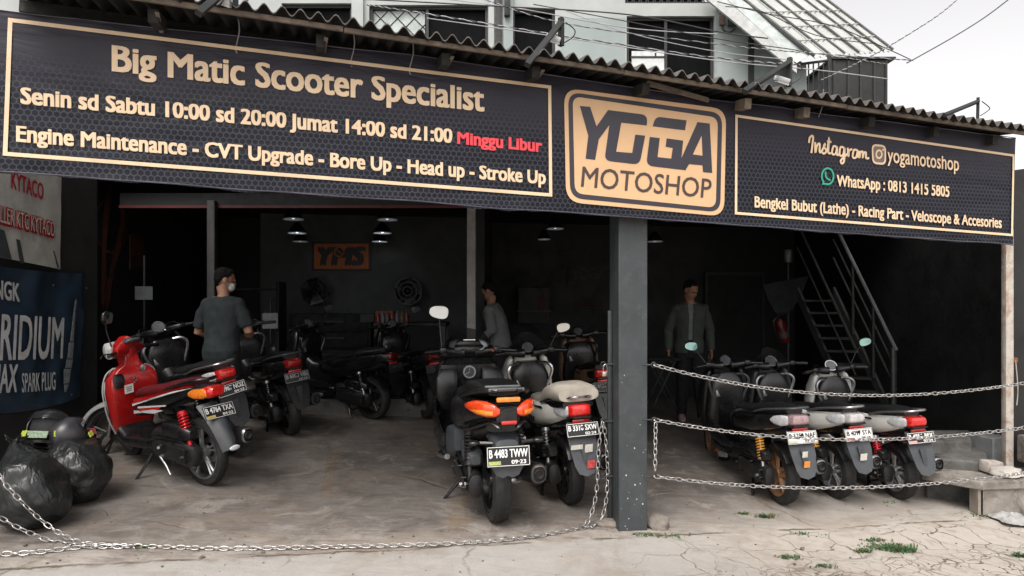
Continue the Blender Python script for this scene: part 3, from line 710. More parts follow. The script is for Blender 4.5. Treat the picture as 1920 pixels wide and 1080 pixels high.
# barge board
mb = MB(); a, b = P(1325, -35, 11.3), P(1494, 118, 10.75); mb.slab([a, b, b+Vector((0, 0, -.16)), a+Vector((0, 0, -.30))], (0, .05, 0)); mb_child("barge_board", mb, mat("board_white", (.48, .50, .49), .7, dirt=(.4, .4, .38), damt=.5), lean, smooth=False)
mb = MB(); mb.slab([P(1494, 118, 10.76), P(1520, 102, 10.85), P(1500, 80, 11), P(1345, -35, 11.3), P(1327, -35, 11.3)], (0, .03, 0)); mb_child("soffit", mb, mat("soffit_white", (.42, .46, .45), .7), lean, smooth=False)
# lower gable wall under the lean-to
gw = thing("gable_wall", "pale stub wall below the lean-to roof beside the balcony railing", "wall", P(1505, 190, 11.2))
mb = MB(); mb.slab([P(1484, 240, 11.2), P(1514, 240, 11.2), P(1512, 122, 11.2), P(1497, 112, 11.2), P(1484, 118, 11.2)], (0, .2, 0)); mb_child("wall_face", mb, M_hw2, gw, smooth=False)
# balcony railing
ra = thing("balcony_railing", "thin black balcony railing between the pale gable and the dark rooftop tank housing", "railing", P(1535, 205, 11.0))
mb = MB(); mb.tube([P(1503, 120, 11), P(1556, 113, 11)], .022, 6); mb_child("top_rail", mb, M_fr, ra)
mb = MB(); mb.tube([P(1555, 103, 11), P(1555, 230, 11)], .035, 6); mb_child("post", mb, M_fr, ra)
for px in (1516, 1525, 1535, 1544):
    mb = MB(); mb.tube([P(px, 118, 11), P(px, 230, 11)], .012, 6); mb_child("baluster", mb, M_fr, ra)
# dark rooftop housing
tk = thing("tank_housing", "black sheet-clad rooftop tank housing standing against the sky", "tank", P(1610, 230, 11.3))
a, b = P(1558, 240, 11.1), P(1664, 240, 11.1); h = Z(112, 11.1)-a.z
mb = MB(); mb.slab([a, b, b+Vector((.12, 1.2, 0)), a+Vector((.12, 1.2, 0))], (0, 0, h)); M_tk = mat("black_sheet", (.011, .012, .0125), .6, var=.6, vscale=2.5, dirt=(.025, .025, .025), dscale=4); o = mb_child("cladding", mb, M_tk, tk, smooth=False)
mb = MB(); mb.box(((a.x+b.x)/2+.06, a.y+.6, a.z+h+.02), (b.x-a.x+.12, 1.28, .035)); mb_child("lid_sheet", mb, M_tk, tk, smooth=False)
for f in (.05, .30, .52, .76, .97):
    q = a.lerp(b, f); mb = MB(); mb.box((q.x, q.y-.012, q.z+h/2-.01), (.035, .02, h-.03)); mb_child("seam_batten", mb, M_fr, tk, smooth=False)
# ---------------------------------------------------------------- overhead cables
M_cb = mat("cable_black", (.03, .03, .032), .6); M_cp = mat("cable_pale", (.38, .38, .40), .5)
cables = [
 ("thick black cable sagging from the roof edge up past the lattice window", [(560, -8), (900, 10), (1175, 27), (1350, 60), (1440, 72)], 8.2, .008, 0),
 ("pale twisted service cable crossing the lattice window and the big dark window", [(688, 9), (800, 26), (1060, 68), (1340, 108), (1500, 122)], 8.0, .009, 2),
 ("grey cable running just under the twisted cable over the house front", [(800, 34), (1060, 71), (1340, 113), (1530, 131), (1665, 148)], 8.3, .006, 1),
 ("black cable ending at the lean-to roof, crossing the window top", [(1000, 8), (1175, 40), (1340, 72), (1480, 92), (1500, 97)], 8.6, .006, 0),
 ("long pale cable from the gallery column to the sky right of the tank housing", [(900, -4), (1060, 44), (1340, 82), (1500, 98), (1710, 113)], 8.4, .007, 2),
 ("thin black cable draped across the lean-to roof sheets", [(1345, 3), (1440, 26), (1560, 48), (1660, 90), (1712, 114)], 9.0, .006, 0),
 ("thin cable along the foot of the lean-to roof", [(1360, 12), (1430, 22), (1530, 66), (1640, 82)], 9.4, .006, 0),
 ("twisted dark cable rising from the railing to the top of the sky", [(1540, 150), (1600, 122), (1668, 86), (1760, 28), (1810, -15)], 8.8, .008, 2),
 ("frayed black cable rising steeply into the upper right sky", [(1700, 118), (1712, 112), (1790, 68), (1850, 30), (1905, -12)], 8.6, .008, 0),
 ("low grey cable across the dark pane of the big window", [(1060, 20), (1180, 62), (1340, 96), (1480, 112)], 8.5, .005, 1),
 ("upper grey cable above the narrow gallery window", [(760, -10), (960, 14), (1175, 52), (1345, 64)], 8.7, .006, 1),
 ("thin wire over the black tank housing front", [(1500, 96), (1580, 108), (1664, 120)], 9.8, .006, 2),
]
for lab, pts, Y, r, kind in cables:
    pp = catmull([P(x, y, Y) for x, y in pts], 10); mb = MB()
    if kind == 2:
        for ph in (0, math.pi):
            q = catmull(pp, 5); mb.tube([p+Vector((0, math.cos(i*.9+ph), math.sin(i*.9+ph)))*r*.7 for i, p in enumerate(q)], r*.6, 5); mb.m = 1
        o = mb.build("overhead_cable", [M_cp, M_cb], origin=pp[0])
    else:
        mb.tube(pp, r, 6); o = mb.build("overhead_cable", M_cp if kind == 1 else M_cb, origin=pp[0])
    tag(o, lab, "cable", "overhead cables in front of the house")
# ================================================================= scooters
# every scooter stands in its own frame: x forward, y to its left, z up, the rear tyre's contact at the origin
def plastic(name, rgb, rough=.42, var=.25): return mat(name, rgb, rough, var=var, vscale=14, dirt=(.07, .065, .06), dscale=9, damt=.14, bmp=.06, bscale=180, spec=.6)
def paint(name, rgb, rough=.22): return mat(name, rgb, rough, var=.08, vscale=5, dirt=(.16, .15, .14), dscale=7, damt=.12, coat=.5)
K_blk = plastic("black_plastic", (.007, .0072, .008), .30); K_gry = plastic("grey_plastic", (.044, .049, .055), .45)
K_seat = mat("black_seat_vinyl", (.007, .007, .0075), .42, var=.3, vscale=20, bmp=.2, bscale=260)
K_eng = mat("engine_casting", (.016, .016, .017), .40, .3, var=.4, vscale=14, dirt=(.07, .058, .048), dscale=8, damt=.35, bmp=.3, bscale=120)
K_chr = mat("polished_metal", (.62, .62, .64), .22, 1.0, var=.15, vscale=12)
K_alu = mat("brushed_alloy", (.42, .42, .44), .38, .9, var=.2, vscale=12, dirt=(.12, .10, .08), dscale=10, damt=.4)
K_tyre = mat("tyre_rubber", (.011, .011, .0115), .7, var=.35, vscale=10, dirt=(.06, .052, .045), dscale=7, damt=.45, bmp=.5, bscale=90)
K_mir = mat("mirror_glass", (.85, .88, .90), .05, 1.0, var=.02)
K_scr = mat("smoke_screen", (.03, .032, .034), .10, var=.1, alpha=.55)
K_clr = mat("clear_lens", (.62, .63, .65), .12, var=.2, vscale=25, coat=1.0)
K_amb = mat("amber_lens", (.80, .22, .02), .18, var=.25, vscale=40, coat=1.0)
K_red = mat("red_lens", (.62, .018, .014), .14, var=.3, vscale=35, coat=1.0)
K_plt = mat("plate_black", (.012, .012, .013), .45, var=.3); K_pwh = mat("plate_white", (.78, .78, .76), .5, var=.1)
K_gauge = mat("gauge_glass", (.10, .11, .12), .08, var=.3, coat=1.0)
K_gloss = paint("gloss_black_paint", (.006, .0062, .007), .16)
K_tan = plastic("tan_plastic", (.20, .115, .07), .5)
def wheel(root, x, z, r, wd, rimc, spokes, y=0.0, steer=0.0, rimr=.74):
    h = bpy.data.objects.new("wheel", None)
    mb = MB(); rr = r*rimr; hw = wd*.42
    mb.lathe([(rr, -hw), (rr*.93, -hw*.9), (rr*.90, -hw*.3), (rr*.90, hw*.3), (rr*.93, hw*.9), (rr, hw)], 40)
    mb.lathe([(.0, -hw*.75), (.045, -hw*.75), (.05, -hw*.3), (.05, hw*.3), (.045, hw*.75), (.0, hw*.75)], 20)
    for i in range(spokes):
        a = 2*math.pi*i/spokes+.3
        for da in ((-.13, .13) if spokes <= 5 else (0,)):
            p0 = Vector((math.cos(a)*.035, 0, math.sin(a)*.035)); p1 = Vector((math.cos(a+da)*rr*.92, hw*.3, math.sin(a+da)*rr*.92))
            mb.tube([p0+Vector((0, hw*.35, 0)), (p0+p1)/2+Vector((0, hw*.15, 0)), p1], [.018, .012, .016], 6, flat=.7)
    o = mb.build("wheel", rimc, root); o.location = (x, y, z); o.rotation_euler = (0, 0, steer)
    mb = MB(); hs = wd/2; prof = []
    for k in range(13):
        t = math.pi*k/12; prof.append((rr+.004+(r-rr-.004)*math.sin(t)**.62, -hs*math.cos(t)*(1.0 if 2 < k < 10 else .86)))
    mb.lathe(prof, 56)
    # tread: shallow slanted grooves shown as raised blocks
    nb = 30
    for i in range(nb):
        for sg in (-1, 1):
            a = 2*math.pi*(i+.5*(sg > 0))/nb; vs = []
            for (da, yy) in ((0, .05), (.07, .05), (.15, .72), (.09, .72)):
                t = math.acos(max(-1, min(1, -sg*yy))); rad = rr+.004+(r-rr-.004)*math.sin(t)**.62+.0035
                vs.append((math.cos(a+da)*rad, sg*hs*yy, math.sin(a+da)*rad))
            mb.add(vs, [(0, 1, 2, 3)])
    ty = mb.build("tyre", K_tyre, o)
    mb = MB(); mb.lathe([(.055, -.002), (.10, -.002), (.10, .002), (.055, .002)], 28, closed=True); d = mb.build("brake_disc", K_alu, o); d.location = (0, -hw-.012, 0)
    return o
def shock(root, a, b, col, rod=None):
    a, b = Vector(a), Vector(b); d = b-a; mb = MB()
    mb.tube([a, a+d*.35], .017, 10); mb.tube([a+d*.35, b], .010, 8); mb.tube([a+d*.30, a+d*.36], .036, 12); mb.tube([b-d*.08, b], .033, 12)
    o = mb.build("shock_absorber", rod or K_alu, root)
    mb = MB(); n = d.normalized(); u = n.orthogonal().normalized(); q = n.cross(u); pts = []
    turns = 8; st = 12
    for i in range(turns*st+1):
        t = i/(turns*st); an = 2*math.pi*turns*t; pts.append(a+d*(.34+.60*t)+(u*math.cos(an)+q*math.sin(an))*.032)
    mb.tube(pts, .0072, 6); mb.build("spring", col, o)
    return o
def plate(root, c, tilt, rows, wd=.245, ht=.095, yaw=0.0, white=False, extra=None, pw=None):
    e = bpy.data.objects.new("licence_plate", None)
    M = Matrix.Translation(c) @ Matrix.Rotation(yaw, 4, 'Z') @ Matrix.Rotation(tilt, 4, 'Y')
    ux, uy, nx = M.to_3x3() @ Vector((0, -1, 0)), M.to_3x3() @ Vector((0, 0, 1)), M.to_3x3() @ Vector((-1, 0, 0))
    c = Vector(c); mb = MB()
    def q(x, y, z): return c+ux*x+uy*y+nx*z
    mb.m = 1 if white else 0
    mb.slab([q(-wd/2, -ht/2, -.003), q(wd/2, -ht/2, -.003), q(wd/2, ht/2, -.003), q(-wd/2, ht/2, -.003)], nx*.004)
    mb.m = 0 if white else 1
    t = .0035
    for x0, x1, y0, y1 in ((-wd/2+.004, wd/2-.004, ht/2-.004-t, ht/2-.004), (-wd/2+.004, wd/2-.004, -ht/2+.004, -ht/2+.004+t), (-wd/2+.004, -wd/2+.004+t, -ht/2+.004, ht/2-.004), (wd/2-.004-t, wd/2-.004, -ht/2+.004, ht/2-.004)):
        mb.add([q(x0, y0, .0025), q(x1, y0, .0025), q(x1, y1, .0025), q(x0, y1, .0025)], [(0, 1, 2, 3)])
    put_text(mb, rows[0], q(-wd*.445, -ht*.06, .003), ux, uy, wd*.89, ht*.40, .03)
    if len(rows) > 1: put_text(mb, rows[1], q(wd*.06, -ht*.38, .003), ux, uy, wd*.34, ht*.19, .03)
    if extra:
        mb.m = 2; x0, x1 = (-wd*.46, -wd*.18); mb.add([q(x0, -ht*.40, .003), q(x1, -ht*.40, .003), q(x1, -ht*.22, .003), q(x0, -ht*.22, .003)], [(0, 1, 2, 3)])
    return mb.build("licence_plate", [K_plt, pw or K_pwh, extra or K_pwh], root, smooth=False)
def mirror(root, base, head, s, glass=K_mir, w=.062, h=.040):
    base, head = Vector(base), Vector(head); mb = MB()
    mid = (base+head)/2+Vector((.02, 0, .02)); mb.tube(catmull([base, mid, head], 6), .006, 8)
    Mx = Euler((R(8*s), R(-7), R(-6))).to_matrix()
    mb.ell(head, (.022, w+.008, h+.007), Mx, 18, 10, 2.4)
    o = mb.build("mirror", K_blk, root)
    mb = MB(); pl = []
    for k in range(20):
        t = 2*math.pi*k/20; c, q = math.cos(t), math.sin(t)
        pl.append(head+Mx @ Vector((-.0235, w*math.copysign(abs(c)**.75, c), h*math.copysign(abs(q)**.75, q)*(1-.18*c*s))))
    mb.add(pl, [tuple(range(20))]); mb.build("mirror_glass", glass, o, smooth=False)
    return o
def fender_arc(root, name, x, z, r, wd, a0, a1, m, steer=0.0, th=.006):
    mb = MB(); n = 18; prof = [(r-.035, -wd/2), (r-.008, -wd/2*.92), (r, -wd/2*.5), (r+.004, 0), (r, wd/2*.5), (r-.008, wd/2*.92), (r-.035, wd/2)]
    prof += [(a-th, b*.94) for a, b in prof[::-1]]
    mb.lathe(prof, n, 'y', arc=(R(a0), R(a1)), closed=True)
    k = len(prof); tot = len(mb.v); mb.f.append(list(range(k))); mb.mi.append(0); mb.f.append(list(range(tot-k, tot))[::-1]); mb.mi.append(0)
    o = mb.build(name, m, root); o.location = (x, 0, z); o.rotation_euler = (0, 0, steer); return o
def stand(root, kind, z0=0.0):
    mb = MB()
    if kind == 'side':
        mb.tube([(.50, .12, .22), (.50, .22, .10), (.52, .285, .018)], [.013, .012, .011], 8); mb.tube([(.50, .285, .012), (.57, .295, .012)], .012, 8)
        mb.build("side_stand", K_blk, root)
    else:
        for s in (-1, 1): mb.tube([(.30, .10*s, .20), (.24, .15*s, .08), (.20, .17*s, .015)], .013, 8)
        mb.tube([(.26, -.13, .11), (.26, .13, .11)], .010, 8); mb.tube([(.20, .17, .015), (.25, .22, .02)], .012, 8)
        mb.tube([(.28, .13, .16), (.12, .19, .10)], .008, 6); mb.build("centre_stand", K_blk, root)
def engine(root, W=1.0, muf=True, muf_m=None, kick=False, aircol=None):
    mb = MB(); mb.loft([(-.10, .135*W, .262, .02, .03), (-.085, .135*W, .262, .045, .075), (.0, .14*W, .27, .055, .098), (.15, .14*W, .285, .055, .088), (.30, .14*W, .30, .058, .095), (.42, .135*W, .305, .05, .085), (.455, .13*W, .305, .025, .05)], n=22)
    mb.loft([(-.03, .205*W, .265, .008, .05), (.0, .205*W, .268, .010, .062), (.14, .205*W, .285, .010, .058), (.30, .205*W, .30, .010, .062), (.38, .20*W, .30, .008, .05)], n=20)
    for k in range(7):
        a = k*.9; mb.tube([(.17+.24*math.cos(a), .19*W, .285+.075*math.sin(a)), (.17+.24*math.cos(a), .222*W, .285+.075*math.sin(a))], .007, 6)
    mb.build("engine_cover", K_eng, root)
    mb = MB(); mb.tube([(0, .13*W, .262), (0, .215*W+.012, .262)], .016, 6); mb.build('axle_nut', K_chr, root); mb = MB(); mb.tube([(0, -.10, .262), (0, -.155*W, .262)], .018, 6); mb.build('axle_nut', K_chr, root)
    mb = MB(); mb.tube(catmull([(.02, .11, .34), (.14, .19*W, .40), (.34, .18*W, .40), (.52, .12, .36)], 6), .008, 6); mb.tube(catmull([(.0, .17*W, .36), (.16, .20*W, .385), (.40, .19*W, .36), (.60, .13, .30)], 6), .006, 6); mb.build('engine_hose', K_blk, root)
    mb = MB(); mb.loft([(.18, 0, .30, .06, .08), (.30, 0, .33, .11, .11), (.48, 0, .33, .11, .11), (.62, 0, .30, .09, .09), (.66, 0, .30, .05, .05)], n=18)
    for k in range(6): mb.box((.55+.02*k, 0, .33), (.008, .24, .17))
    mb.tube([(.02, -.11, .26), (.25, -.12, .29)], [.03, .04], 8); mb.build("engine_block", K_eng, root)
    mb = MB(); mb.loft([(-.06, .13*W, .43, .03, .03), (-.03, .13*W, .43, .055, .05), (.12, .13*W, .44, .065, .065), (.26, .125*W, .45, .06, .06), (.31, .12*W, .45, .03, .03)], n=18, e=4)
    mb.build("air_box", aircol or K_blk, root)
    if muf:
        mb = MB(); mb.loft([(-.30, -.20*W, .375, .052, .062), (-.28, -.20*W, .372, .058, .068), (-.05, -.185*W, .34, .06, .07), (.16, -.17*W, .30, .05, .055), (.24, -.16*W, .28, .025, .025)], n=20)
        mb.tube([(.24, -.16*W, .28), (.42, -.14, .22), (.56, -.06, .24)], .018, 8); mu = mb.build("muffler", K_eng, root)
        mb = MB(); mb.loft([(-.315, -.20*W, .376, .040, .048), (-.302, -.20*W, .376, .048, .058), (-.29, -.20*W, .375, .052, .062)], n=20, cap=False)
        mb.tube([(-.32, -.20*W, .378), (-.20, -.20*W, .37)], .026, 14, cap=False); mb.build("muffler_tip", muf_m or K_alu, mu)
        mb = MB(); mb.slab([(-.22, -.262*W, .41), (.08, -.245*W, .345), (.08, -.245*W, .30), (-.22, -.262*W, .345)], (0, -.008, 0)); mb.build("heat_shield", K_blk, mu)
    if kick:
        mb = MB(); mb.tube([(.24, .21*W, .25), (.24, .25*W, .25)], .013, 8); mb.tube([(.24, .245*W, .25), (.15, .255*W, .19), (.10, .26*W, .13)], .008, 8); mb.tube([(.25, .22*W, .33), (.17, .30*W, .34)], .011, 8); mb.build("kick_starter", K_alu, root)
def handlebars(root, x, z, half, rake=.10, steer=0.0, lever=True, dash='round', grip=K_blk, W=1.0):
    g = bpy.data.objects.new("handlebar", None)
    mb = MB(); M = Matrix.Translation((x, 0, z)) @ Matrix.Rotation(steer, 4, 'Z')
    def T(p): return M @ Vector(p)
    mb.tube(catmull([T((-rake, -half, .0)), T((-rake*.6, -half*.62, .012)), T((0, -half*.30, .0)), T((.02, 0, -.005)), T((0, half*.30, .0)), T((-rake*.6, half*.62, .012)), T((-rake, half, .0))], 6), .012, 10)
    for s in (-1, 1):
        mb.tube([T((-rake, s*half, 0)), T((-rake*.72, s*half*.70, .008))], .018, 12)
        mb.tube([T((-rake-.004, s*(half+.012), 0)), T((-rake, s*half, 0))], .016, 10)
        mb.box(T((-rake*.60, s*half*.60, .012)), (.05, .055, .045), (0, 0, steer), .01)
        mb.loft([(s*half*.12, M.translation.x-.01, z-.01, .06, .045), (s*half*.30, M.translation.x-.005, z-.008, .05, .038), (s*half*.52, M.translation.x-rake*.45, z+.006, .03, .026)], axis='y', n=14)
    o = mb.build("handlebar", grip, root)
    for s in (-1, 1):
        mb = MB(); mb.tube(catmull([T((-rake*.45, s*half*.58, .01)), T((.03, s*half*.46, .055)), T((.085, s*half*.25, .02)), T((.07, s*half*.10, -.09))], 6), .0055, 6); mb.build('brake_hose', K_blk, o)
    if lever:
        mb = MB()
        for s in (-1, 1): mb.tube(catmull([T((-rake*.55+.02, s*half*.60, .005)), T((-rake*.6+.055, s*half*.72, -.005)), T((-rake+.055, s*half*1.0, -.012))], 4), .006, 6, flat=1.4)
        mb.build("brake_lever", K_alu, o)
    return o, T
def sport(loc, head, lean, label, group, S=.95, body=None, seat=None, rim=None, shockc=None, rows=("B 4097 STA",), lamp=None, white_plate=False, screen=True, front=None, rail=None, seat_raise=0.0, mirrors=(1, 1), lower=None, hugger=None, frame_side=None, stk='centre', extra=None, stickers=(), wedge=False, mir_glass=None, phone=False, badge=True, clr=None, pw=None):
    body = K_gloss if body in (None, K_blk) else body; rim = rim or K_alu; seat = seat or K_seat; front = front or body; rail = rail or K_alu; hugger = hugger or K_gry
    root = thing("motor_scooter", label, "scooter", loc, (-lean, 0, head), group); root.scale = (S, S, S)
    wheel(root, 0, .262, .262, .132, rim, 5); wheel(root, 1.36, .262, .262, .112, rim, 5)
    engine(root)
    shock(root, (-.03, .165, .30), (.06, .15, .60), shockc or K_chr); shock(root, (-.03, -.165, .30), (.06, -.15, .60), shockc or K_chr)
    # tail cowl: two swept side panels meeting under the seat
    mb = MB(); mb.loft([(.80, 0, .60, .09, .07), (.66, 0, .645, .15, .10), (.45, 0, .670, .180, .120), (.2, 0, .698, .184, .118), (0, 0, .728, .163, .104), (-.16, 0, .752, .128, .082), (-.27, 0, .772, .098, .060), (-.32, 0, .780, .084, .045)], n=30, e=3.2)
    tc = mb.build("tail_cowl", body, root)
    if badge:
        for s in (-1, 1):
            mb = MB(); mb.slab([(.22, s*.187, .748), (.05, s*.173, .758), (.055, s*.173, .773), (.22, s*.188, .765)], (0, s*.003, 0)); mb.build("cowl_badge", K_blk, tc)
    if wedge:
        mb = MB()
        for k in range(5):
            x0 = .26+.062*k; mb.slab([(x0, .186, .62-.004*k), (x0+.035, .186, .615-.004*k), (x0+.005, .188, .665), (x0-.03, .188, .668)], (0, .003, 0))
        mb.build("cowl_vents", K_blk, tc)
    # under tray
    mb = MB(); mb.loft([(.5, 0, .56, .13, .06), (.2, 0, .60, .13, .06), (-.1, 0, .66, .11, .05), (-.30, 0, .70, .085, .035)], n=18, e=3); mb.build("under_tray", K_blk, root)
    # seat: rider part and raised pillion part
    zr = seat_raise; mb = MB()
    if zr: mb.loft([(.66, 0, .75, .07, .03), (.55, 0, .765, .125, .05), (.30, 0, .775, .15, .055), (.16, 0, .80, .155, .07), (.06, 0, .835+zr*.6, .165, .085), (-.10, 0, .865+zr, .168, .080), (-.27, 0, .872+zr, .165, .068), (-.345, 0, .868+zr, .155, .05)], n=26, e=3.0)
    else: mb.loft([(.70, 0, .735, .06, .03), (.60, 0, .75, .11, .045), (.38, 0, .765, .145, .05), (.20, 0, .785, .15, .055), (.08, 0, .815, .15, .062), (-.08, 0, .838, .128, .05), (-.22, 0, .85, .094, .035), (-.29, 0, .852, .070, .022)], n=26, e=2.8)
    se = mb.build("seat", seat, root)
    if zr:
        mb = MB(); mb.loft([(.50, 0, .745, .13, .03), (.1, 0, .79, .15, .045), (-.2, 0, .82, .14, .04), (-.32, 0, .83, .12, .03)], n=20, e=3.5); mb.build("seat_base", K_blk, se)
    # grab rail
    if not zr or rail:
        mb = MB(); pr = [(.10, .160, .80), (-.06, .150, .842), (-.22, .122, .868), (-.33, .092, .885), (-.37, .05, .890), (-.375, 0, .891)]
        pts = catmull(pr+[(a, -b, c) for a, b, c in pr[-2::-1]], 5); mb.tube(pts, .017, 8, flat=.6); mb.build("grab_rail", rail, root)
    # tail lamp and clear turn lenses
    mb = MB(); mb.loft([(-.22, 0, .772, .098, .050), (-.30, 0, .780, .094, .053), (-.355, 0, .787, .086, .049), (-.385, 0, .791, .068, .038), (-.395, 0, .792, .04, .02)], n=24, e=4); tl = mb.build("tail_lamp", lamp or K_red, root)
    for s in (-1, 1):
        mb = MB(); mb.loft([(-.13, s*.128, .764, .008, .014), (-.18, s*.117, .770, .016, .036), (-.26, s*.099, .776, .018, .048), (-.325, s*.084, .783, .015, .038), (-.35, s*.076, .787, .008, .02)], n=16, e=3); mb.build("turn_lens", clr or K_clr, tl)
    mb = MB(); mb.box((-.358, 0, .712), (.02, .13, .028), bev=.006); mb.build("reflector", K_red, root)
    mb = MB()
    for z, hw in ((.735, .10),): mb.loft([(-.30, 0, .738, .09, .012), (-.36, 0, .742, .088, .010), (-.40, 0, .745, .07, .006)], n=16, e=4)
    mb.build("lamp_lip", K_blk, root)
    # rear mudguard flap with the plate
    mb = MB(); out = [(-.10, .70), (-.11, .62), (-.105, .52), (-.085, .40), (-.06, .345), (0, .325), (.06, .345), (.085, .40), (.105, .52), (.11, .62), (.10, .70)]
    bm = bmesh.new(); rows_ = []
    pl = [Vector((-.335-.10*(.70-z)/.38*1.0-.03*math.sin((.70-z)*6)+.05*abs(y)**1.2*3, y, z)) for y, z in out]
    mb.slab(pl, (.012, 0, 0)); fl = mb.build("rear_mudguard", hugger, root)
    mb = MB(); mb.slab([(-.402, -.03, .56), (-.425, -.012, .40), (-.425, .012, .40), (-.402, .03, .56)], (-.006, 0, 0)); mb.build("mudguard_rib", hugger, fl)
    for (y, z, w_, h_, m_) in stickers:
        x = -.338-.10*(.70-z)/.38-.03*math.sin((.70-z)*6)-.004; sl = .30
        mb = MB(); mb.slab([(x+sl*h_/2-.008, y-w_/2, z-h_/2), (x+sl*h_/2-.008, y+w_/2, z-h_/2), (x-.012, y+w_/2, z+h_/2), (x-.012, y-w_/2, z+h_/2)], (-.003, 0, 0)); mb.build("sticker", m_, fl, smooth=False)
    plate(root, (-.395, 0, .655), R(14), rows, .25, .10, 0, white_plate, extra, pw)
    mb = MB(); mb.tube([(-.34, 0, .70), (-.39, 0, .66)], .02, 6)
    mb.build("plate_bracket", K_blk, root)
    for s in (-1, 1):                                        # wheel hugger arms
        pass
    fender_arc(root, "wheel_hugger", 0, .262, .29, .15, 95, 150, K_blk)
    # floor, tunnel and front apron
    mb = MB(); mb.loft([(.50, 0, .34, .15, .06), (.62, 0, .34, .20, .07), (.90, 0, .34, .21, .06), (1.02, 0, .42, .20, .09), (1.08, 0, .52, .17, .06)], n=22, e=4); fb = mb.build("footboard", K_blk, root)
    for s in (-1, 1):
        mb = MB(); mb.loft([(.52, s*.205, .42, .012, .03), (.70, s*.222, .42, .014, .045), (.95, s*.225, .47, .014, .05), (1.05, s*.20, .56, .012, .06)], n=12)
        mb.build("side_trim", lower or K_blk, fb)
    mb = MB(); mb.loft([(.55, 0, .55, .11, .16), (.72, 0, .50, .095, .15), (.92, 0, .52, .10, .18), (1.03, 0, .64, .12, .16), (1.08, 0, .74, .08, .06)], n=20, e=3); mb.build("tunnel", frame_side or K_blk, root)
    mb = MB(); mb.loft([(.34, 1.08, 0, .04, .13), (.46, 1.09, 0, .075, .20), (.62, 1.085, 0, .085, .225), (.78, 1.07, 0, .09, .21), (.90, 1.06, 0, .09, .19), (.98, 1.06, 0, .085, .16), (1.04, 1.06, 0, .06, .10)], axis='z', n=26, e=3.2); ap = mb.build("front_apron", K_blk, root)
    for s in (-1, 1):
        mb = MB(); mb.loft([(.48, 1.16, s*.165, .05, .045), (.62, 1.17, s*.195, .075, .055), (.78, 1.16, s*.205, .09, .045), (.95, 1.12, s*.195, .09, .035), (1.06, 1.10, s*.165, .06, .028), (1.09, 1.10, s*.15, .02, .01)], axis='z', n=18, e=2.8)
        mb.build("apron_panel", front, ap)
    mb = MB(); mb.loft([(.50, 1.20, 0, .05, .13), (.70, 1.23, 0, .06, .15), (.93, 1.19, 0, .07, .14), (1.09, 1.13, 0, .04, .10)], axis='z', n=20, e=3); mb.build("nose", front, ap)
    # dash bezel with pale wings seen over the seat
    for s in (-1, 1):
        mb = MB(); mb.tube(catmull([(1.02, s*.09, 1.02), (.985, s*.17, 1.015), (.975, s*.21, .95), (1.0, s*.16, .80), (1.01, s*.12, .74)], 5), .015, 6)
        mb.build("apron_wing", rail, ap)
    mb = MB(); mb.ell((1.0, .0, .84), (.02, .022, .022)); mb.build("key_switch", K_alu, ap)
    mb = MB(); mb.box((.99, .10, .84), (.02, .07, .075), bev=.008); mb.build("pocket_lid", K_alu, ap)
    hb, T = handlebars(root, 1.05, 1.125, .345, .11)
    mb = MB(); mb.lathe([(.0, .0), (.058, .0), (.066, .012), (.062, .03), (.0, .04)], 24, 'z'); o = mb.build("gauge", K_blk, hb); o.location = (1.06, 0, 1.145); o.rotation_euler = (0, R(-55), 0)
    mb = MB(); mb.lathe([(.0, .004), (.050, .003), (.056, -.002)], 24, 'z'); g = mb.build("gauge_glass", K_gauge, o); g.location = (0, 0, .040)
    mb = MB(); mb.lathe([(.056, .0), (.066, .0), (.066, .006), (.056, .006)], 24, 'z', closed=True); g = mb.build("gauge_ring", K_chr, o); g.location = (0, 0, .034)
    if screen:
        mb = MB(); vs = []; fs = []; NI, NJ = 14, 7
        for sd_ in (0, 1):
            for i in range(NI+1):
                for j in range(NJ+1):
                    u = -1+2*i/NI; v = j/NJ; wdt = (.15+.03*math.sin(v*2.2))*(1-.25*v**3); y = u*wdt
                    vs.append((1.21-.10*v-.10*u*u-.004*sd_, y, 1.09+.22*v*(1-.30*u*u)))
        k = (NI+1)*(NJ+1)
        for sd_ in (0, 1):
            for i in range(NI):
                for j in range(NJ): a = sd_*k+i*(NJ+1)+j; fs.append((a, a+NJ+1, a+NJ+2, a+1))
        mb.add(vs, fs); mb.build("windscreen", K_scr, root)
    for s, on in ((1, mirrors[0]), (-1, mirrors[1])):
        if on: mirror(root, T((-.03, s*.21, .02)), T((-.01, s*(.21+.15*on), .02+.19*abs(on))), s, mir_glass or K_mir)
    fender_arc(root, "front_fender", 1.36, .262, .285, .125, 15, 165, front)
    for s in (-1, 1):
        mb = MB(); mb.tube([(1.36, s*.075, .262), (1.19, s*.075, .70)], [.022, .017], 10); mb.build("fork_leg", K_alu, root)
    for s in (-1, 1):
        mb = MB(); mb.loft([(.60, s*.225, .30, .012, .02), (.68, s*.25, .30, .02, .03), (.72, s*.245, .30, .01, .015)], n=8)
        mb.build("pillion_peg", K_alu, root)
    stand(root, stk)
    return root
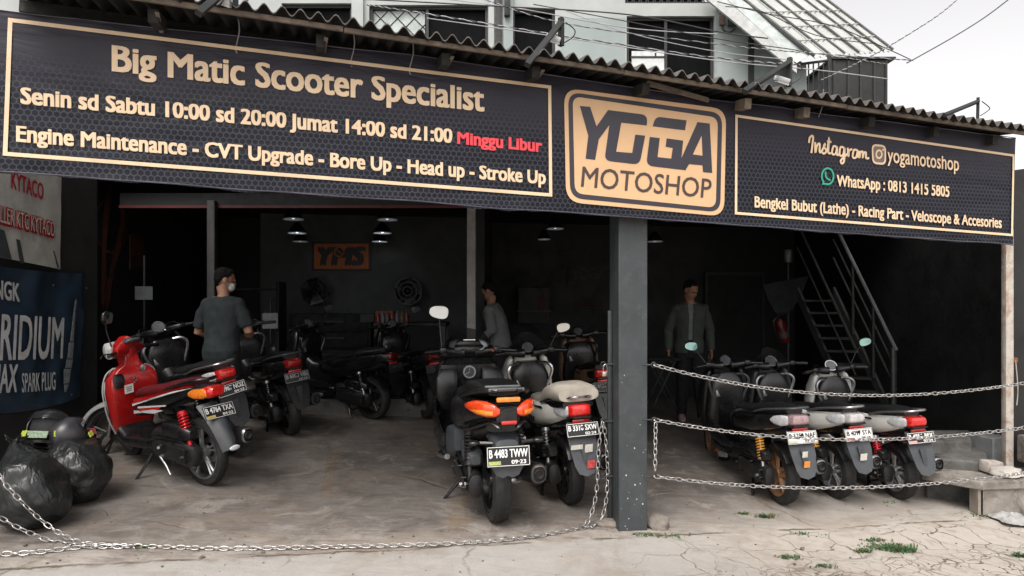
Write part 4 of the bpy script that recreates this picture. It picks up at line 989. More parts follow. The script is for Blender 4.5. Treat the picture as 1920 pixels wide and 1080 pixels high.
def maxi(loc, head, lean, label, group, S=1.0, rows=("B 4483 TWW", "09·23")):
    root = thing("motor_scooter", label, "scooter", loc, (-lean, 0, head), group); root.scale = (S, S, S)
    K_mat = plastic("matt_black_paint", (.010, .0105, .0115), .27)
    wheel(root, 0, .275, .275, .142, K_blk, 5); wheel(root, 1.52, .285, .285, .12, K_blk, 5)
    engine(root, 1.1, True, mat("muffler_end", (.28, .25, .23), .4, .8, dirt=(.2, .10, .06), damt=.5), aircol=K_gry)
    shock(root, (-.05, .185, .30), (.05, .17, .60), K_blk, K_eng); shock(root, (-.05, -.185, .30), (.05, -.17, .60), K_blk, K_eng)
    mb = MB(); mb.loft([(.86, 0, .62, .14, .12), (.70, 0, .64, .21, .15), (.45, 0, .66, .235, .15), (.2, 0, .70, .235, .13), (0, 0, .74, .225, .105), (-.16, 0, .765, .20, .08), (-.28, 0, .785, .165, .062), (-.36, 0, .80, .12, .04), (-.40, 0, .805, .08, .025)], n=34, e=3.0)
    tc = mb.build("tail_cowl", K_mat, root)
    mb = MB(); mb.loft([(.3, 0, .52, .16, .08), (.1, 0, .58, .17, .07), (-.1, 0, .64, .15, .06), (-.26, 0, .69, .11, .045)], n=20, e=3); mb.build("under_tray", K_blk, root)
    # swept rear underside with side lips
    for s in (-1, 1):
        mb = MB(); mb.tube(catmull([(.10, s*.215, .62), (-.10, s*.20, .645), (-.25, s*.15, .69), (-.36, s*.10, .725), (-.42, s*.05, .70)], 5), [.020]*20+[.012], 8, flat=.6)
        mb.build("tail_lip", K_blk, tc)
    mb = MB(); mb.loft([(.78, 0, .78, .10, .04), (.66, 0, .79, .16, .06), (.42, 0, .80, .18, .06), (.26, 0, .83, .185, .075), (.16, 0, .875, .18, .07), (0, 0, .895, .165, .06), (-.18, 0, .905, .135, .045), (-.26, 0, .905, .10, .028)], n=28, e=3.0)
    se = mb.build("seat", K_seat, root)
    mb = MB(); mb.tube(catmull([(.60, .165, .80), (.35, .19, .815), (.20, .195, .85), (.0, .175, .895), (-.2, .14, .91)], 5), .006, 6); mb.build("seat_piping", K_blk, se)
    # grab rails and rear carrier plate
    for s in (-1, 1):
        mb = MB(); mb.tube(catmull([(.12, s*.205, .83), (-.05, s*.20, .87), (-.22, s*.165, .905), (-.34, s*.11, .925), (-.37, s*.06, .925)], 5), .017, 8); mb.build("grab_rail", K_blk, root)
    mb = MB(); mb.box((-.30, 0, .930), (.16, .20, .012), (0, R(4), 0), .005); mb.box((-.36, .0, .930), (.02, .23, .022), bev=.006); mb.box((-.24, .0, .934), (.02, .23, .02), bev=.006); mb.build("carrier_plate", mat("carrier_metal", (.16, .165, .17), .35, .6), root)
    mb = MB(); mb.box((-.412, 0, .875), (.03, .15, .030), bev=.008); mb.build("brake_lamp", K_amb, root)
    # two wedge tail lamps
    K_or = mat("orange_red_lens", (.80, .060, .012), .14, var=.35, vscale=40, coat=1.0)
    for s in (-1, 1):
        mb = MB(); mb.loft([(.055*s, -.405, .800, .012, .018), (.085*s, -.395, .806, .030, .040), (.13*s, -.355, .812, .045, .050), (.18*s, -.275, .815, .055, .044), (.212*s, -.19, .812, .040, .026), (.226*s, -.13, .808, .018, .010)], axis='y', n=18, e=2.6)
        tl = mb.build("tail_lamp", K_or, root)
        mb = MB(); mb.loft([(.10*s, -.405, .792, .024, .018), (.14*s, -.365, .792, .036, .020), (.18*s, -.295, .794, .042, .018), (.205*s, -.23, .796, .02, .010)], axis='y', n=14, e=2.4); mb.build("turn_lens", K_amb, tl)
    mb = MB(); mb.box((-.425, 0, .735), (.02, .10, .022), bev=.006); mb.build("reflector", K_red, root)
    mb = MB(); mb.loft([(-.30, 0, .75, .06, .03), (-.40, 0, .76, .075, .045), (-.425, 0, .775, .05, .05)], n=16, e=3); mb.build("tail_tip", K_blk, root)
    # low plate carrier hugging the tyre
    mb = MB(); mb.loft([(.0, 0, .615, .09, .03), (-.15, 0, .62, .095, .035), (-.30, 0, .60, .09, .04), (-.37, 0, .56, .075, .06), (-.385, 0, .52, .07, .05)], n=18, e=3.4); hg = mb.build("plate_carrier", K_gry, root)
    mb = MB(); pl = [Vector((-.385+.02*abs(y)*6*.5, y, z)) for y, z in ((-.095, .52), (-.10, .45), (-.07, .40), (-.03, .385), (0, .40), (.03, .385), (.07, .40), (.10, .45), (.095, .52))]
    mb.slab(pl, (.012, 0, 0)); mb.build("splash_flap", K_gry, hg)
    for s in (-1, 1):
        mb = MB(); mb.tube([(-.36, s*.09, .60), (-.34, s*.20, .605)], .012, 6); mb.ell((-.345, s*.205, .605), (.03, .04, .018)); mb.build("indicator", K_blk, root)
    plate(root, (-.405, 0, .525), R(8), rows, .275, .125, 0, False, mat("plate_sticker", (.35, .40, .12), .5, var=.4, vscale=60))
    fender_arc(root, "wheel_hugger", 0, .275, .305, .16, 60, 150, K_blk)
    # left side panels: footboard, side case of the belt drive, front body
    mb = MB(); mb.loft([(.48, 0, .34, .18, .08), (.62, 0, .35, .26, .10), (.95, 0, .36, .28, .10), (1.12, 0, .44, .26, .13), (1.22, 0, .54, .22, .08)], n=24, e=4); fb = mb.build("footboard", K_blk, root)
    for s in (-1, 1):
        mb = MB(); mb.loft([(.62, s*.27, .44, .012, .05), (.80, s*.285, .46, .016, .09), (1.0, s*.29, .52, .018, .12), (1.14, s*.26, .62, .014, .10)], n=12)
        mb.build("side_panel", K_mat, fb)
    mb = MB(); mb.loft([(.55, 0, .60, .15, .15), (.75, 0, .58, .12, .18), (1.0, 0, .62, .13, .20), (1.12, 0, .74, .14, .14)], n=20, e=3); mb.build("tunnel", K_blk, root)
    mb = MB(); mb.loft([(.34, 1.20, 0, .05, .15), (.48, 1.21, 0, .09, .24), (.66, 1.20, 0, .10, .285), (.84, 1.17, 0, .10, .29), (.96, 1.16, 0, .10, .25), (1.02, 1.17, 0, .07, .18)], axis='z', n=30, e=3.4); ap = mb.build("front_apron", K_mat, root)
    for s in (-1, 1):
        mb = MB(); mb.loft([(.60, 1.07, s*.17, .03, .07), (.72, 1.055, s*.19, .045, .095), (.86, 1.05, s*.19, .045, .095), (.93, 1.07, s*.175, .03, .075)], axis='z', n=18, e=3.2); mb.build("glove_box", K_blk, ap)
    mb = MB(); mb.lathe([(.0, 0), (.052, 0), (.058, -.01), (.0, -.012)], 24, 'x'); o = mb.build("emblem_ring", K_gry, ap); o.location = (1.065, 0, .90)
    mb = MB(); mb.lathe([(.042, -.016), (.052, -.016), (.052, -.010), (.042, -.010)], 24, 'x', closed=True)
    for k in range(3): a = R(90+120*k); mb.tube([(-.014, 0, 0), (-.014, math.cos(a)*.045, math.sin(a)*.045)], .004, 5)
    o = mb.build("emblem", K_alu, ap); o.location = (1.065, 0, .90)
    mb = MB(); mb.loft([(.55, 1.32, 0, .05, .16), (.75, 1.37, 0, .08, .22), (.95, 1.33, 0, .10, .22), (1.10, 1.25, 0, .06, .16)], axis='z', n=22, e=3); mb.build("nose", K_mat, root)
    # dash pod
    mb = MB(); mb.loft([(-.25, 1.18, 1.05, .05, .02), (-.21, 1.16, 1.06, .08, .05), (-.08, 1.14, 1.085, .10, .06), (.08, 1.14, 1.085, .10, .06), (.21, 1.16, 1.06, .08, .05), (.25, 1.18, 1.05, .05, .02)], axis='y', n=22, e=2.6); dp = mb.build("dash_pod", K_blk, root)
    for s in (-1, 1):
        mb = MB(); mb.lathe([(.0, .004), (.062, .003), (.070, -.004)], 26, 'z'); g = mb.build("gauge_glass", K_gauge if s > 0 else mat("gauge_bright", (.45, .47, .48), .1, var=.3, vscale=20, coat=1), dp); g.location = (1.075, .085*s, 1.118); g.rotation_euler = (0, R(-48), 0); g.scale = (.8, 1.1, 1)
        mb = MB(); mb.lathe([(.068, .0), (.076, .0), (.076, .008), (.068, .008)], 26, 'z', closed=True); g = mb.build("gauge_ring", K_gry, dp); g.location = (1.073, .085*s, 1.117); g.rotation_euler = (0, R(-48), 0); g.scale = (.8, 1.1, 1)
    hb, T = handlebars(root, 1.10, 1.075, .37, .13)
    mb = MB(); mb.loft([(-.10, 1.10, 1.125, .03, .02), (-.07, 1.10, 1.135, .05, .04), (.07, 1.10, 1.135, .05, .04), (.10, 1.10, 1.125, .03, .02)], axis='y', n=18); mb.build("handlebar_clamp", K_blk, hb)
    mb = MB(); mb.tube([(1.06, -.05, 1.165), (1.06, .05, 1.165)], .016, 10); mb.build("clamp_bar", K_chr, hb)
    mb = MB(); mb.ell((1.02, -.20, 1.075), (.018, .022, .014)); mb.build("start_switch", K_red, hb)
    mb = MB(); vs = []; fs = []; NI, NJ = 14, 8
    for sd_ in (0, 1):
        for i in range(NI+1):
            for j in range(NJ+1):
                u = -1+2*i/NI; v = j/NJ; y = u*(.20-.02*v)*(1-.2*v**3); vs.append((1.36-.16*v-.12*u*u-.004*sd_, y, 1.06+.20*v*(1-.25*u*u)))
    k = (NI+1)*(NJ+1)
    for sd_ in (0, 1):
        for i in range(NI):
            for j in range(NJ): a = sd_*k+i*(NJ+1)+j; fs.append((a, a+NJ+1, a+NJ+2, a+1))
    mb.add(vs, fs); mb.build("windscreen", K_scr, root)
    mirror(root, (1.12, .22, 1.10), (1.14, .24, 1.40), 1, K_mir, .078, .052)
    fender_arc(root, "front_fender", 1.52, .285, .31, .135, 15, 165, K_mat)
    for s in (-1, 1):
        mb = MB(); mb.tube([(1.52, s*.085, .285), (1.32, s*.085, .75)], [.026, .02], 10); mb.build("fork_leg", K_alu, root)
    # exposed left lower body behind the footboard
    mb = MB(); mb.loft([(.30, .20, .50, .04, .08), (.42, .215, .47, .05, .12), (.56, .225, .44, .04, .12), (.62, .225, .44, .02, .06)], n=16, e=3.5); mb.build("side_case", K_gry, root)
    mb = MB(); mb.loft([(.40, .275, .36, .02, .02), (.50, .30, .36, .035, .028), (.58, .29, .36, .015, .015)], n=10); mb.build("pillion_peg", K_chr, root)
    stand(root, 'side')
    return root
def slim(loc, head, lean, label, group, S=1.0, rows=("B 4764 TXA", "04·23"), steer=.55):
    K_rp = paint("red_paint", (.40, .010, .010)); K_wh = paint("white_paint", (.62, .62, .60)); K_fg = paint("pale_grey_paint", (.42, .44, .43), .3)
    root = thing("motor_scooter", label, "scooter", loc, (-lean, 0, head), group); root.scale = (S, S, S)
    wheel(root, 0, .262, .262, .092, K_alu, 5, rimr=.80); wheel(root, 1.27, .262, .262, .082, mat("rim_black", (.02, .02, .02), .4, .3), 5, 0, steer, .80)
    engine(root, .86, True, K_alu, True)
    K_sr = mat("red_spring", (.55, .012, .02), .3, .2)
    shock(root, (-.04, .125, .30), (.05, .125, .60), K_sr, K_sr)
    # tail
    mb = MB(); mb.loft([(.66, 0, .53, .08, .05), (.56, 0, .57, .12, .08), (.36, 0, .625, .135, .085), (.12, 0, .68, .13, .07), (-.10, 0, .735, .108, .055), (-.24, 0, .765, .085, .042), (-.30, 0, .775, .06, .03)], n=26, e=3.0); tc = mb.build("tail_cowl", K_blk, root)
    for s in (-1, 1):
        def strip(m, pts, off):
            mb = MB(); mb.slab([(x, s*(yy+off), z) for x, yy, z in pts], (0, s*.004, 0)); mb.build("cowl_stripe", m, tc)
        strip(K_rp, [(.62, .112, .60), (.34, .137, .665), (.0, .122, .755), (-.24, .088, .80), (-.10, .108, .785), (.10, .13, .745), (.36, .135, .69), (.60, .105, .64)], .0)
        strip(K_wh, [(.60, .118, .585), (.34, .139, .65), (.0, .124, .735), (-.22, .092, .785), (.0, .123, .748), (.34, .138, .662), (.60, .117, .60)], .004)
        strip(K_wh, [(.62, .10, .515), (.45, .134, .545), (.26, .138, .555), (.14, .136, .59), (.28, .139, .585), (.42, .137, .565), (.60, .112, .545)], .002)
        strip(K_wh, [(.50, .13, .575), (.10, .132, .625), (.10, .132, .635), (.50, .13, .59)], .004)
        strip(K_rp, [(.48, .135, .555), (.20, .138, .595), (.16, .135, .612), (.46, .134, .578)], .003)
    mb = MB(); mb.loft([(.64, 0, .665, .07, .03), (.54, 0, .69, .115, .045), (.32, 0, .715, .13, .048), (.14, 0, .75, .13, .055), (-.04, 0, .79, .11, .045), (-.16, 0, .81, .075, .025)], n=24, e=2.8); mb.build("seat", mat("dark_red_seat", (.10, .006, .010), .45, bmp=.2, bscale=200), root)
    mb = MB(); pr = [(.10, .13, .755), (-.08, .12, .805), (-.22, .085, .835), (-.28, .03, .84), (-.285, 0, .84)]; mb.tube(catmull(pr+[(a, -b, c) for a, b, c in pr[-2::-1]], 5), .012, 8); mb.build("grab_rail", K_blk, root)
    mb = MB(); mb.loft([(-.18, 0, .735, .080, .035), (-.26, 0, .74, .085, .05), (-.335, 0, .748, .075, .048), (-.37, 0, .752, .05, .03)], n=20, e=3); tl = mb.build("tail_lamp", K_red, root)
    for s in (-1, 1):
        mb = MB(); mb.loft([(-.14, s*.092, .728, .010, .02), (-.20, s*.088, .732, .02, .038), (-.29, s*.075, .738, .022, .040), (-.34, s*.06, .742, .01, .02)], n=14); mb.build("turn_lens", K_amb, tl)
    # long rear mudguard
    mb = MB(); cs = [(-.20, .66, .085), (-.30, .585, .09), (-.37, .49, .08), (-.42, .40, .07), (-.445, .33, .06)]; vs = []; fs = []
    for t in (0, 1):
        for x, z, hw in cs:
            for k in range(7):
                u = -1+k/3; vs.append((x+.05*u*u+.006*t, u*hw, z-.02*u*u-.006*t))
    for t in (0, 1):
        for i in range(len(cs)-1):
            for k in range(6): a = t*len(cs)*7+i*7+k; fs.append((a, a+1, a+8, a+7))
    mb.add(vs, fs); mb.build("rear_mudguard", K_gry, root)
    mb = MB(); mb.ell((-.455, 0, .335), (.012, .045, .02)); mb.build("reflector", K_clr, root)
    plate(root, (-.365, 0, .60), R(24), rows, .25, .105, 0, False, mat("plate_yellow", (.55, .40, .10), .5))
    for c_ in root.children:
        if c_.name.split(".")[0] in ("tail_cowl", "seat", "grab_rail", "tail_lamp", "licence_plate"): c_.location.x = .13
        if c_.name.split(".")[0] in ("rear_mudguard", "reflector"): c_.location.x = .07
    # floor and leg shield
    mb = MB(); mb.loft([(.48, 0, .30, .12, .05), (.62, 0, .29, .155, .05), (.86, 0, .29, .16, .045), (.95, 0, .34, .15, .08)], n=20, e=4); mb.build("footboard", K_blk, root)
    mb = MB(); mb.loft([(.33, .985, 0, .03, .13), (.38, .98, 0, .045, .160), (.50, .965, 0, .055, .178), (.68, .94, 0, .065, .205), (.80, .935, 0, .065, .195), (.86, .94, 0, .055, .14), (.90, .945, 0, .05, .075), (.96, .95, 0, .05, .06), (1.0, .955, 0, .04, .05)], axis='z', n=36, e=6.0); ls = mb.build("leg_shield", K_rp, root)
    mb = MB(); mb.tube(catmull([(.995, .14, .33), (.985, .195, .48), (.965, .228, .70), (.955, .20, .83), (.96, .13, .88)], 6), .006, 8); mb.tube(catmull([(.995, -.14, .33), (.985, -.195, .48), (.965, -.228, .70), (.955, -.20, .83), (.96, -.13, .88)], 6), .006, 8); mb.build("shield_edge", K_fg, ls)
    mb = MB(); mb.loft([(.34, 1.03, 0, .05, .12), (.55, 1.03, 0, .06, .17), (.74, 1.005, 0, .06, .20), (.88, .99, 0, .04, .12)], axis='z', n=22, e=3); mb.build("shield_front", K_fg, ls)
    mb = MB(); mb.slab([(.875, .10, .665), (.872, .03, .672), (.870, .03, .745), (.873, .10, .738)], (-.004, 0, 0)); o = mb.build("paper_sticker", mat("sticker_white", (.72, .70, .66), .7), ls)
    mb = MB()
    for k in range(3): mb.slab([(.868, .088, .685+.015*k), (.867, .045, .689+.015*k), (.867, .045, .694+.015*k), (.868, .088, .690+.015*k)], (-.001, 0, 0))
    mb.build("sticker_print", K_gry, o, smooth=False)
    mb = MB(); mb.loft([(.72, .875, .14, .008, .035), (.80, .872, .14, .012, .05), (.84, .88, .14, .006, .03)], axis='z', n=14); mb.build("glove_pocket", K_blk, ls)
    mb = MB(); mb.lathe([(.0, 0), (.024, 0), (.027, -.012), (.0, -.014)], 18, 'x'); o = mb.build("key_switch", K_chr, ls); o.location = (.878, -.06, .86)
    mb = MB(); mb.tube(catmull([(.87, .03, .80), (.83, .03, .79), (.825, .03, .765), (.85, .03, .755)], 4), .007, 6); mb.build("bag_hook", K_chr, ls)
    # handlebar cowl
    cw = bpy.data.objects.new("steering_cowl", None)
    mb = MB(); mb.loft([(-.19, -.02, .0, .025, .025), (-.12, .0, .01, .055, .055), (0, .01, .025, .08, .09), (.12, .0, .01, .055, .055), (.19, -.02, .0, .025, .025)], axis='y', n=22, e=2.6)
    mb.loft([(-.12, -.01, 0, .07, .07), (-.05, .0, 0, .075, .08), (.02, .0, 0, .08, .09)], axis='z', n=20)
    cw = mb.build("steering_cowl", K_rp, root); cw.location = (.98, 0, 1.02); cw.rotation_euler = (0, 0, steer)
    mb = MB(); mb.loft([(-.13, .07, -.02, .03, .04), (-.08, .10, 0, .05, .07), (.08, .10, 0, .05, .07), (.13, .07, -.02, .03, .04)], axis='y', n=20); mb.build("headlamp_shell", K_fg, cw)
    mb = MB(); mb.loft([(-.10, -.055, .075, .02, .008), (-.06, -.05, .08, .045, .018), (.06, -.05, .08, .045, .018), (.10, -.055, .075, .02, .008)], axis='y', n=18); mb.build("gauge_glass", K_gauge, cw)
    mb = MB()
    for s in (-1, 1):
        mb.tube([(-.01, s*.17, .0), (-.04, s*.24, .0), (-.07, s*.36, -.01)], [.010, .017, .017], 10); mb.tube(catmull([(.01, s*.22, -.005), (.03, s*.28, -.01), (-.01, s*.37, -.02)], 4), .006, 6)
    mb.build("grip", K_blk, cw)
    mirror(cw, (.0, .20, .05), (.0, .235, .29), 1, K_mir, .045, .045)
    fender_arc(root, "front_fender", 1.27, .262, .30, .12, 20, 165, K_fg, steer)
    for s in (-1, 1):
        mb = MB(); mb.tube([(1.27, s*.065, .262), (1.09, s*.065, .70)], [.02, .016], 10); mb.build("fork_leg", K_chr, root)
    stand(root, 'side')
    return root

# ---------------------------------------------------------------- the parked scooters
def hd(a, b): return math.atan2(b.y-a.y, b.x-a.x)
ROW_R = "scooters parked in a row right of the pillar"; ROW_L = "scooters parked at the left of the workshop"; ROW_M = "scooters parked beside the pillar"
K_pearl = paint("pearl_grey_paint", (.80, .80, .76), .3); K_pearl2 = paint("matt_beige_paint", (.78, .77, .71), .38)
K_gold = mat("bronze_rim", (.36, .20, .11), .4, .6, var=.2)
K_orange = mat("sticker_orange", (.75, .28, .06), .5); K_stw = mat("sticker_pale", (.62, .60, .55), .5, var=.3, vscale=80); K_stg = mat("sticker_gold", (.55, .50, .30), .5, var=.4, vscale=70)
K_lampdk = mat("smoked_lens", (.30, .20, .21), .12, var=.5, vscale=22, coat=1.0); K_lampcl = mat("clear_tail_lens", (.42, .40, .40), .12, var=.4, vscale=22, coat=1.0)
K_amsp = mat("amber_spring", (.70, .32, .05), .3, .3); K_redsp = mat("red_spring_two", (.60, .015, .03), .3, .2)
K_mirb = mat("mirror_blue_glass", (.45, .80, .85), .06, 1.0)
maxi(G(930, 976), R(90+13), R(0.5), "large matt black scooter with twin orange tail lamps, nearest the camera", ROW_M, 1.09)
sport(G(1068, 943), R(90+14), R(3), "pale grey scooter with a raised cream seat just left of the pillar", ROW_M, 1.03, K_pearl2, mat("cream_seat_vinyl", (.42, .385, .325), .55, bmp=.2, bscale=200), K_blk, K_chr, ("B 3310 SXW", "02·24"), None, False, True, K_pearl2, K_chr, .035, (0, 1), K_pearl, stickers=((.06, .535, .09, .035, K_stw), (-.03, .52, .06, .06, K_stw), (-.03, .41, .06, .06, mat("sticker_red", (.6, .08, .08), .5, var=.5, vscale=60))), wedge=True)
sport(G(1466, 943), R(90+6), R(3), "black scooter with bronze wheels, first in the row right of the pillar", ROW_R, .97, K_blk, None, K_gold, K_amsp, ("B 5250 NAF", "03·23"), K_lampdk, True, False, K_blk, K_gry, 0, (1, 0), stickers=((0, .52, .045, .05, K_stw), (0, .445, .05, .055, K_orange)), extra=K_stg, mir_glass=K_mirb)
sport(G(1568, 932), R(90+7), R(4), "pale grey scooter with a clear tail lamp, middle of the row of three", ROW_R, .96, K_pearl, None, K_alu, K_amsp, ("B 4097 STA", "09·24"), K_lampcl, True, True, K_gry, K_alu, 0, (0, 0), K_gry, stickers=((0, .47, .06, .06, K_stw),), extra=K_red)
sport(G(1686, 934), R(90+3), R(5), "pale grey scooter with a bright red tail lamp, last in the row of three", ROW_R, .94, K_pearl, None, K_alu, K_redsp, ("B 4856 BFX", "02·24"), None, False, False, K_pearl, K_alu, 0, (0, 1.3), K_pearl, extra=mat("sticker_pink", (.65, .30, .28), .5), mir_glass=K_mirb)
ra_, rb_ = G(388, 908), G(206, 850)
slim(ra_, hd(ra_, rb_)+R(-2), R(5), "slim red scooter with white stripes and a red leg shield", ROW_L, 1.06)
sport(G(430, 850), R(90+46), R(13), "black scooter with a wide red tail lamp close behind the red scooter", ROW_L, 1.04, K_blk, None, K_blk, K_blk, ("B 4967 NOZ", "04·23"), None, False, False, K_blk, K_alu, 0, (0, 0), hugger=K_blk)
sport(G(545, 815), R(90+40), R(8), "black scooter in deep shade beside the workshop entrance, third from the left wall", ROW_L, 1.0, K_blk, None, K_blk, K_blk, ("B 6003 VBS", "10·23"), mat("red_lens_shaded", (.25, .008, .008), .2), False, False, K_blk, K_gry, 0, (0, 0), hugger=K_blk, clr=K_blk, pw=mat("plate_white_shaded", (.25, .25, .25), .6))  # shade put into the colours of tail lamp, turn lenses and plate lettering
sport(G(1128, 830), R(90+4), R(4), "dark scooter with tan side panels standing in the shade behind the pillar", ROW_M, 1.0, K_tan, None, K_blk, K_amsp, ("B 6120 KZR",), None, False, False, K_tan, K_blk, 0, (0, 0), hugger=K_blk, clr=K_blk, pw=mat("plate_white_shaded", (.25, .25, .25), .6))  # turn lenses and white plate print coloured darker to imitate the shade
# ================================================================= chains
M_chain = mat("galvanised_chain", (.52, .51, .50), .34, .85, var=.3, vscale=30, dirt=(.25, .20, .16), dscale=20, damt=.4)
def chain(pts, label, group=None, pitch=.043, wr=.0040, hw=.0130):
    pts = [Vector(p) for p in pts]; L = [0]
    for a, b in zip(pts, pts[1:]): L.append(L[-1]+(b-a).length)
    def at(s):
        s = max(0, min(L[-1], s))
        for i in range(len(pts)-1):
            if s <= L[i+1]+1e-9: return pts[i].lerp(pts[i+1], (s-L[i])/max(1e-9, L[i+1]-L[i]))
        return pts[-1]
    n = max(2, int(L[-1]/pitch)); mb = MB(); hl = pitch*.5+wr*1.3
    for i in range(n):
        c = at((i+.5)*pitch); t = (at((i+1)*pitch)-at(i*pitch)).normalized()
        u = t.cross(Vector((0, 0, 1))); u = u.normalized() if u.length > .05 else t.cross(Vector((1, 0, 0))).normalized()
        v = t.cross(u); tw = R(45+90*(i % 2)+random.uniform(-16, 16)); s_ = u*math.cos(tw)+v*math.sin(tw)
        loop = []
        for k in range(12):
            a = 2*math.pi*k/12; ca, sa = math.cos(a), math.sin(a)
            loop.append(c+t*(math.copysign(max(0, abs(ca))**.7, ca)*hl)+s_*(sa*hw))
        nrm = t.cross(s_); vs = []; fs = []
        for k in range(12):
            p, q = loop[k-1], loop[(k+1) % 12]; d = (q-p).normalized(); o_ = d.cross(nrm)
            for j in range(5):
                b = 2*math.pi*j/5; vs.append(loop[k]+(o_*math.cos(b)+nrm*math.sin(b))*wr)
        for k in range(12):
            for j in range(5): fs.append((k*5+j, k*5+(j+1) % 5, ((k+1) % 12)*5+(j+1) % 5, ((k+1) % 12)*5+j))
        mb.add(vs, fs)
    o = mb.build("barrier_chain", M_chain, origin=pts[0], ang=80)
    return tag(o, label, "chain", group)
def sag(a, b, s, skew=0.0, n=40):
    a, b = Vector(a), Vector(b)
    return [a.lerp(b, i/n)+Vector((0, 0, -s*4*(i/n)*(1-i/n)*(1+skew*(1-2*i/n)))) for i in range(n+1)]
GC = "chains closing off the yard"
for k, (hk, ry, sg, lab) in enumerate(((3, 716, .165, "topmost of the three silver chains strung right of the pillar"), (4, 800, .125, "middle silver chain of three strung right of the pillar"), (5, 885, .105, "lowest silver chain of three strung right of the pillar"))):
    chain(sag(HOOKS[hk], P(1935, ry, 5.52), sg, .12), lab, GC)
chain(sag(HOOKS[4]+Vector((.005, -.01, -.02)), HOOKS[5]+Vector((0, -.012, .01)), -.0), "short chain hanging straight down the right edge of the pillar", GC, .038)
def gl(px, py, dz=.012): q = G(px, py); return q+Vector((0, 0, dz-.035*sstep(.03, .5, (q-FP).dot(FN))+.004))
chain(catmull([HOOKS[1], HOOKS[1]+Vector((-.03, -.01, -.20)), P(1118, 925, 4.93), gl(1103, 985, .03), gl(1085, 994)], 8), "silver chain slanting from the pillar hook to the ground", GC)
chain(catmull([HOOKS[1]+Vector((.012, .012, -.01)), P(1139, 870, 4.96), P(1137, 935, 4.94), gl(1126, 984, .03), gl(1108, 992)], 8), "silver chain hanging straight down the left side of the pillar", GC)
chain(catmull([gl(1105, 991), gl(1010, 1008), gl(900, 1020), gl(760, 1026), gl(600, 1030), gl(420, 1033), gl(270, 1029), gl(160, 1030), gl(60, 1041), gl(-40, 1045)], 8), "long chain lying on the concrete across the yard entrance", GC)
chain(catmull([P(-25, 865, 4.05), P(30, 930, 4.10), P(90, 985, 4.18), gl(150, 1022, .015), gl(230, 1029)], 8), "upper silver chain coming down in front of the black rubbish bags", GC)
chain(catmull([P(-25, 955, 3.98), P(40, 992, 4.05), P(100, 1015, 4.12), gl(170, 1031, .02), gl(250, 1030)], 8), "lower silver chain at the yard's left edge, below the upper one", GC)
# padlock on the pillar
pk = P(1135, 690, PC.y-.02); t = thing("padlock", "brass padlock hanging open from the pillar's upper ring", "padlock", pk)
mb = MB(); mb.box((0, 0, -.045), (.044, .018, .036), bev=.004); mb.build("lock_body", mat("padlock_pale", (.50, .47, .42), .35, .7), t)
mb = MB(); mb.tube(catmull([(-.014, 0, -.03), (-.014, 0, .012), (0, 0, .027), (.014, 0, .012), (.014, 0, -.03)], 5), .0045, 8); mb.build("shackle", K_chr, t)
# ================================================================= stones at the pillar's foot
M_st = mat("rough_stone", (.20, .175, .15), .9, var=.4, vscale=9, dirt=(.06, .055, .045), dscale=7, damt=.7, bmp=.6, bscale=35)
def lump(name, c, r, m, seed, label, cat, sub=3, amp=.35, freq=1.6, group=None, flatten=.5, e=2.4):
    bm = bmesh.new(); bmesh.ops.create_icosphere(bm, subdivisions=sub, radius=1)
    for v in bm.verts:
        d = v.co.normalized(); k = 1+amp*noise.noise(d*freq+Vector((seed*7.1, seed, 3)))+amp*.35*noise.noise(d*freq*3.1+Vector((seed, 2, seed)))
        v.co = Vector((math.copysign(abs(d.x)**(2/e), d.x)*r[0]*k, math.copysign(abs(d.y)**(2/e), d.y)*r[1]*k, max(-flatten, d.z)*r[2]*k))
    mb = MB(); mb.bm(bm, Matrix.Translation(c)); bm.free()
    o = mb.build(name, m, origin=Vector(c)-Vector((0, 0, r[2]*flatten)), ang=50); return tag(o, label, cat, group)
q = G(1233, 992); lump("stone", q+Vector((0, .02, .03)), (.085, .07, .07), M_st, 3, "rough brown stone against the pillar's right foot", "stone")
q = G(1140, 985); lump("stone", q+Vector((0, 0, .01)), (.10, .07, .035), M_st, 5, "flat pale stone under the pillar's left foot", "stone")
# ================================================================= rubbish bags
def bag_material():
    m = bpy.data.materials.new("black_bin_liner"); n, b = nodes(m); co = objco(n)
    b.inputs['Base Color'].default_value = (.014, .016, .016, 1); b.inputs['Roughness'].default_value = .36
    mp = nn(n, "ShaderNodeMapping"); mp.inputs['Scale'].default_value = (2.2, 2.2, .7); mp.inputs['Rotation'].default_value = (R(20), R(35), 0); n.links.new(co, mp.inputs[0])
    a = noi(n, mp.outputs[0], 2.6, 2.5, .5, 2.2); r_ = mth(n, 'ABSOLUTE', mth(n, 'SUBTRACT', a, .5))
    c = noi(n, co, 26, 4, .6, 1.0); bump(n, b, mth(n, 'ADD', mth(n, 'MULTIPLY', r_, 1.4), mth(n, 'MULTIPLY', c, .05)), .32, .06)
    n.links.new(ramp(n, a, [(.3, .24), (.7, .40)]), b.inputs['Roughness']); return m
M_bag = bag_material()
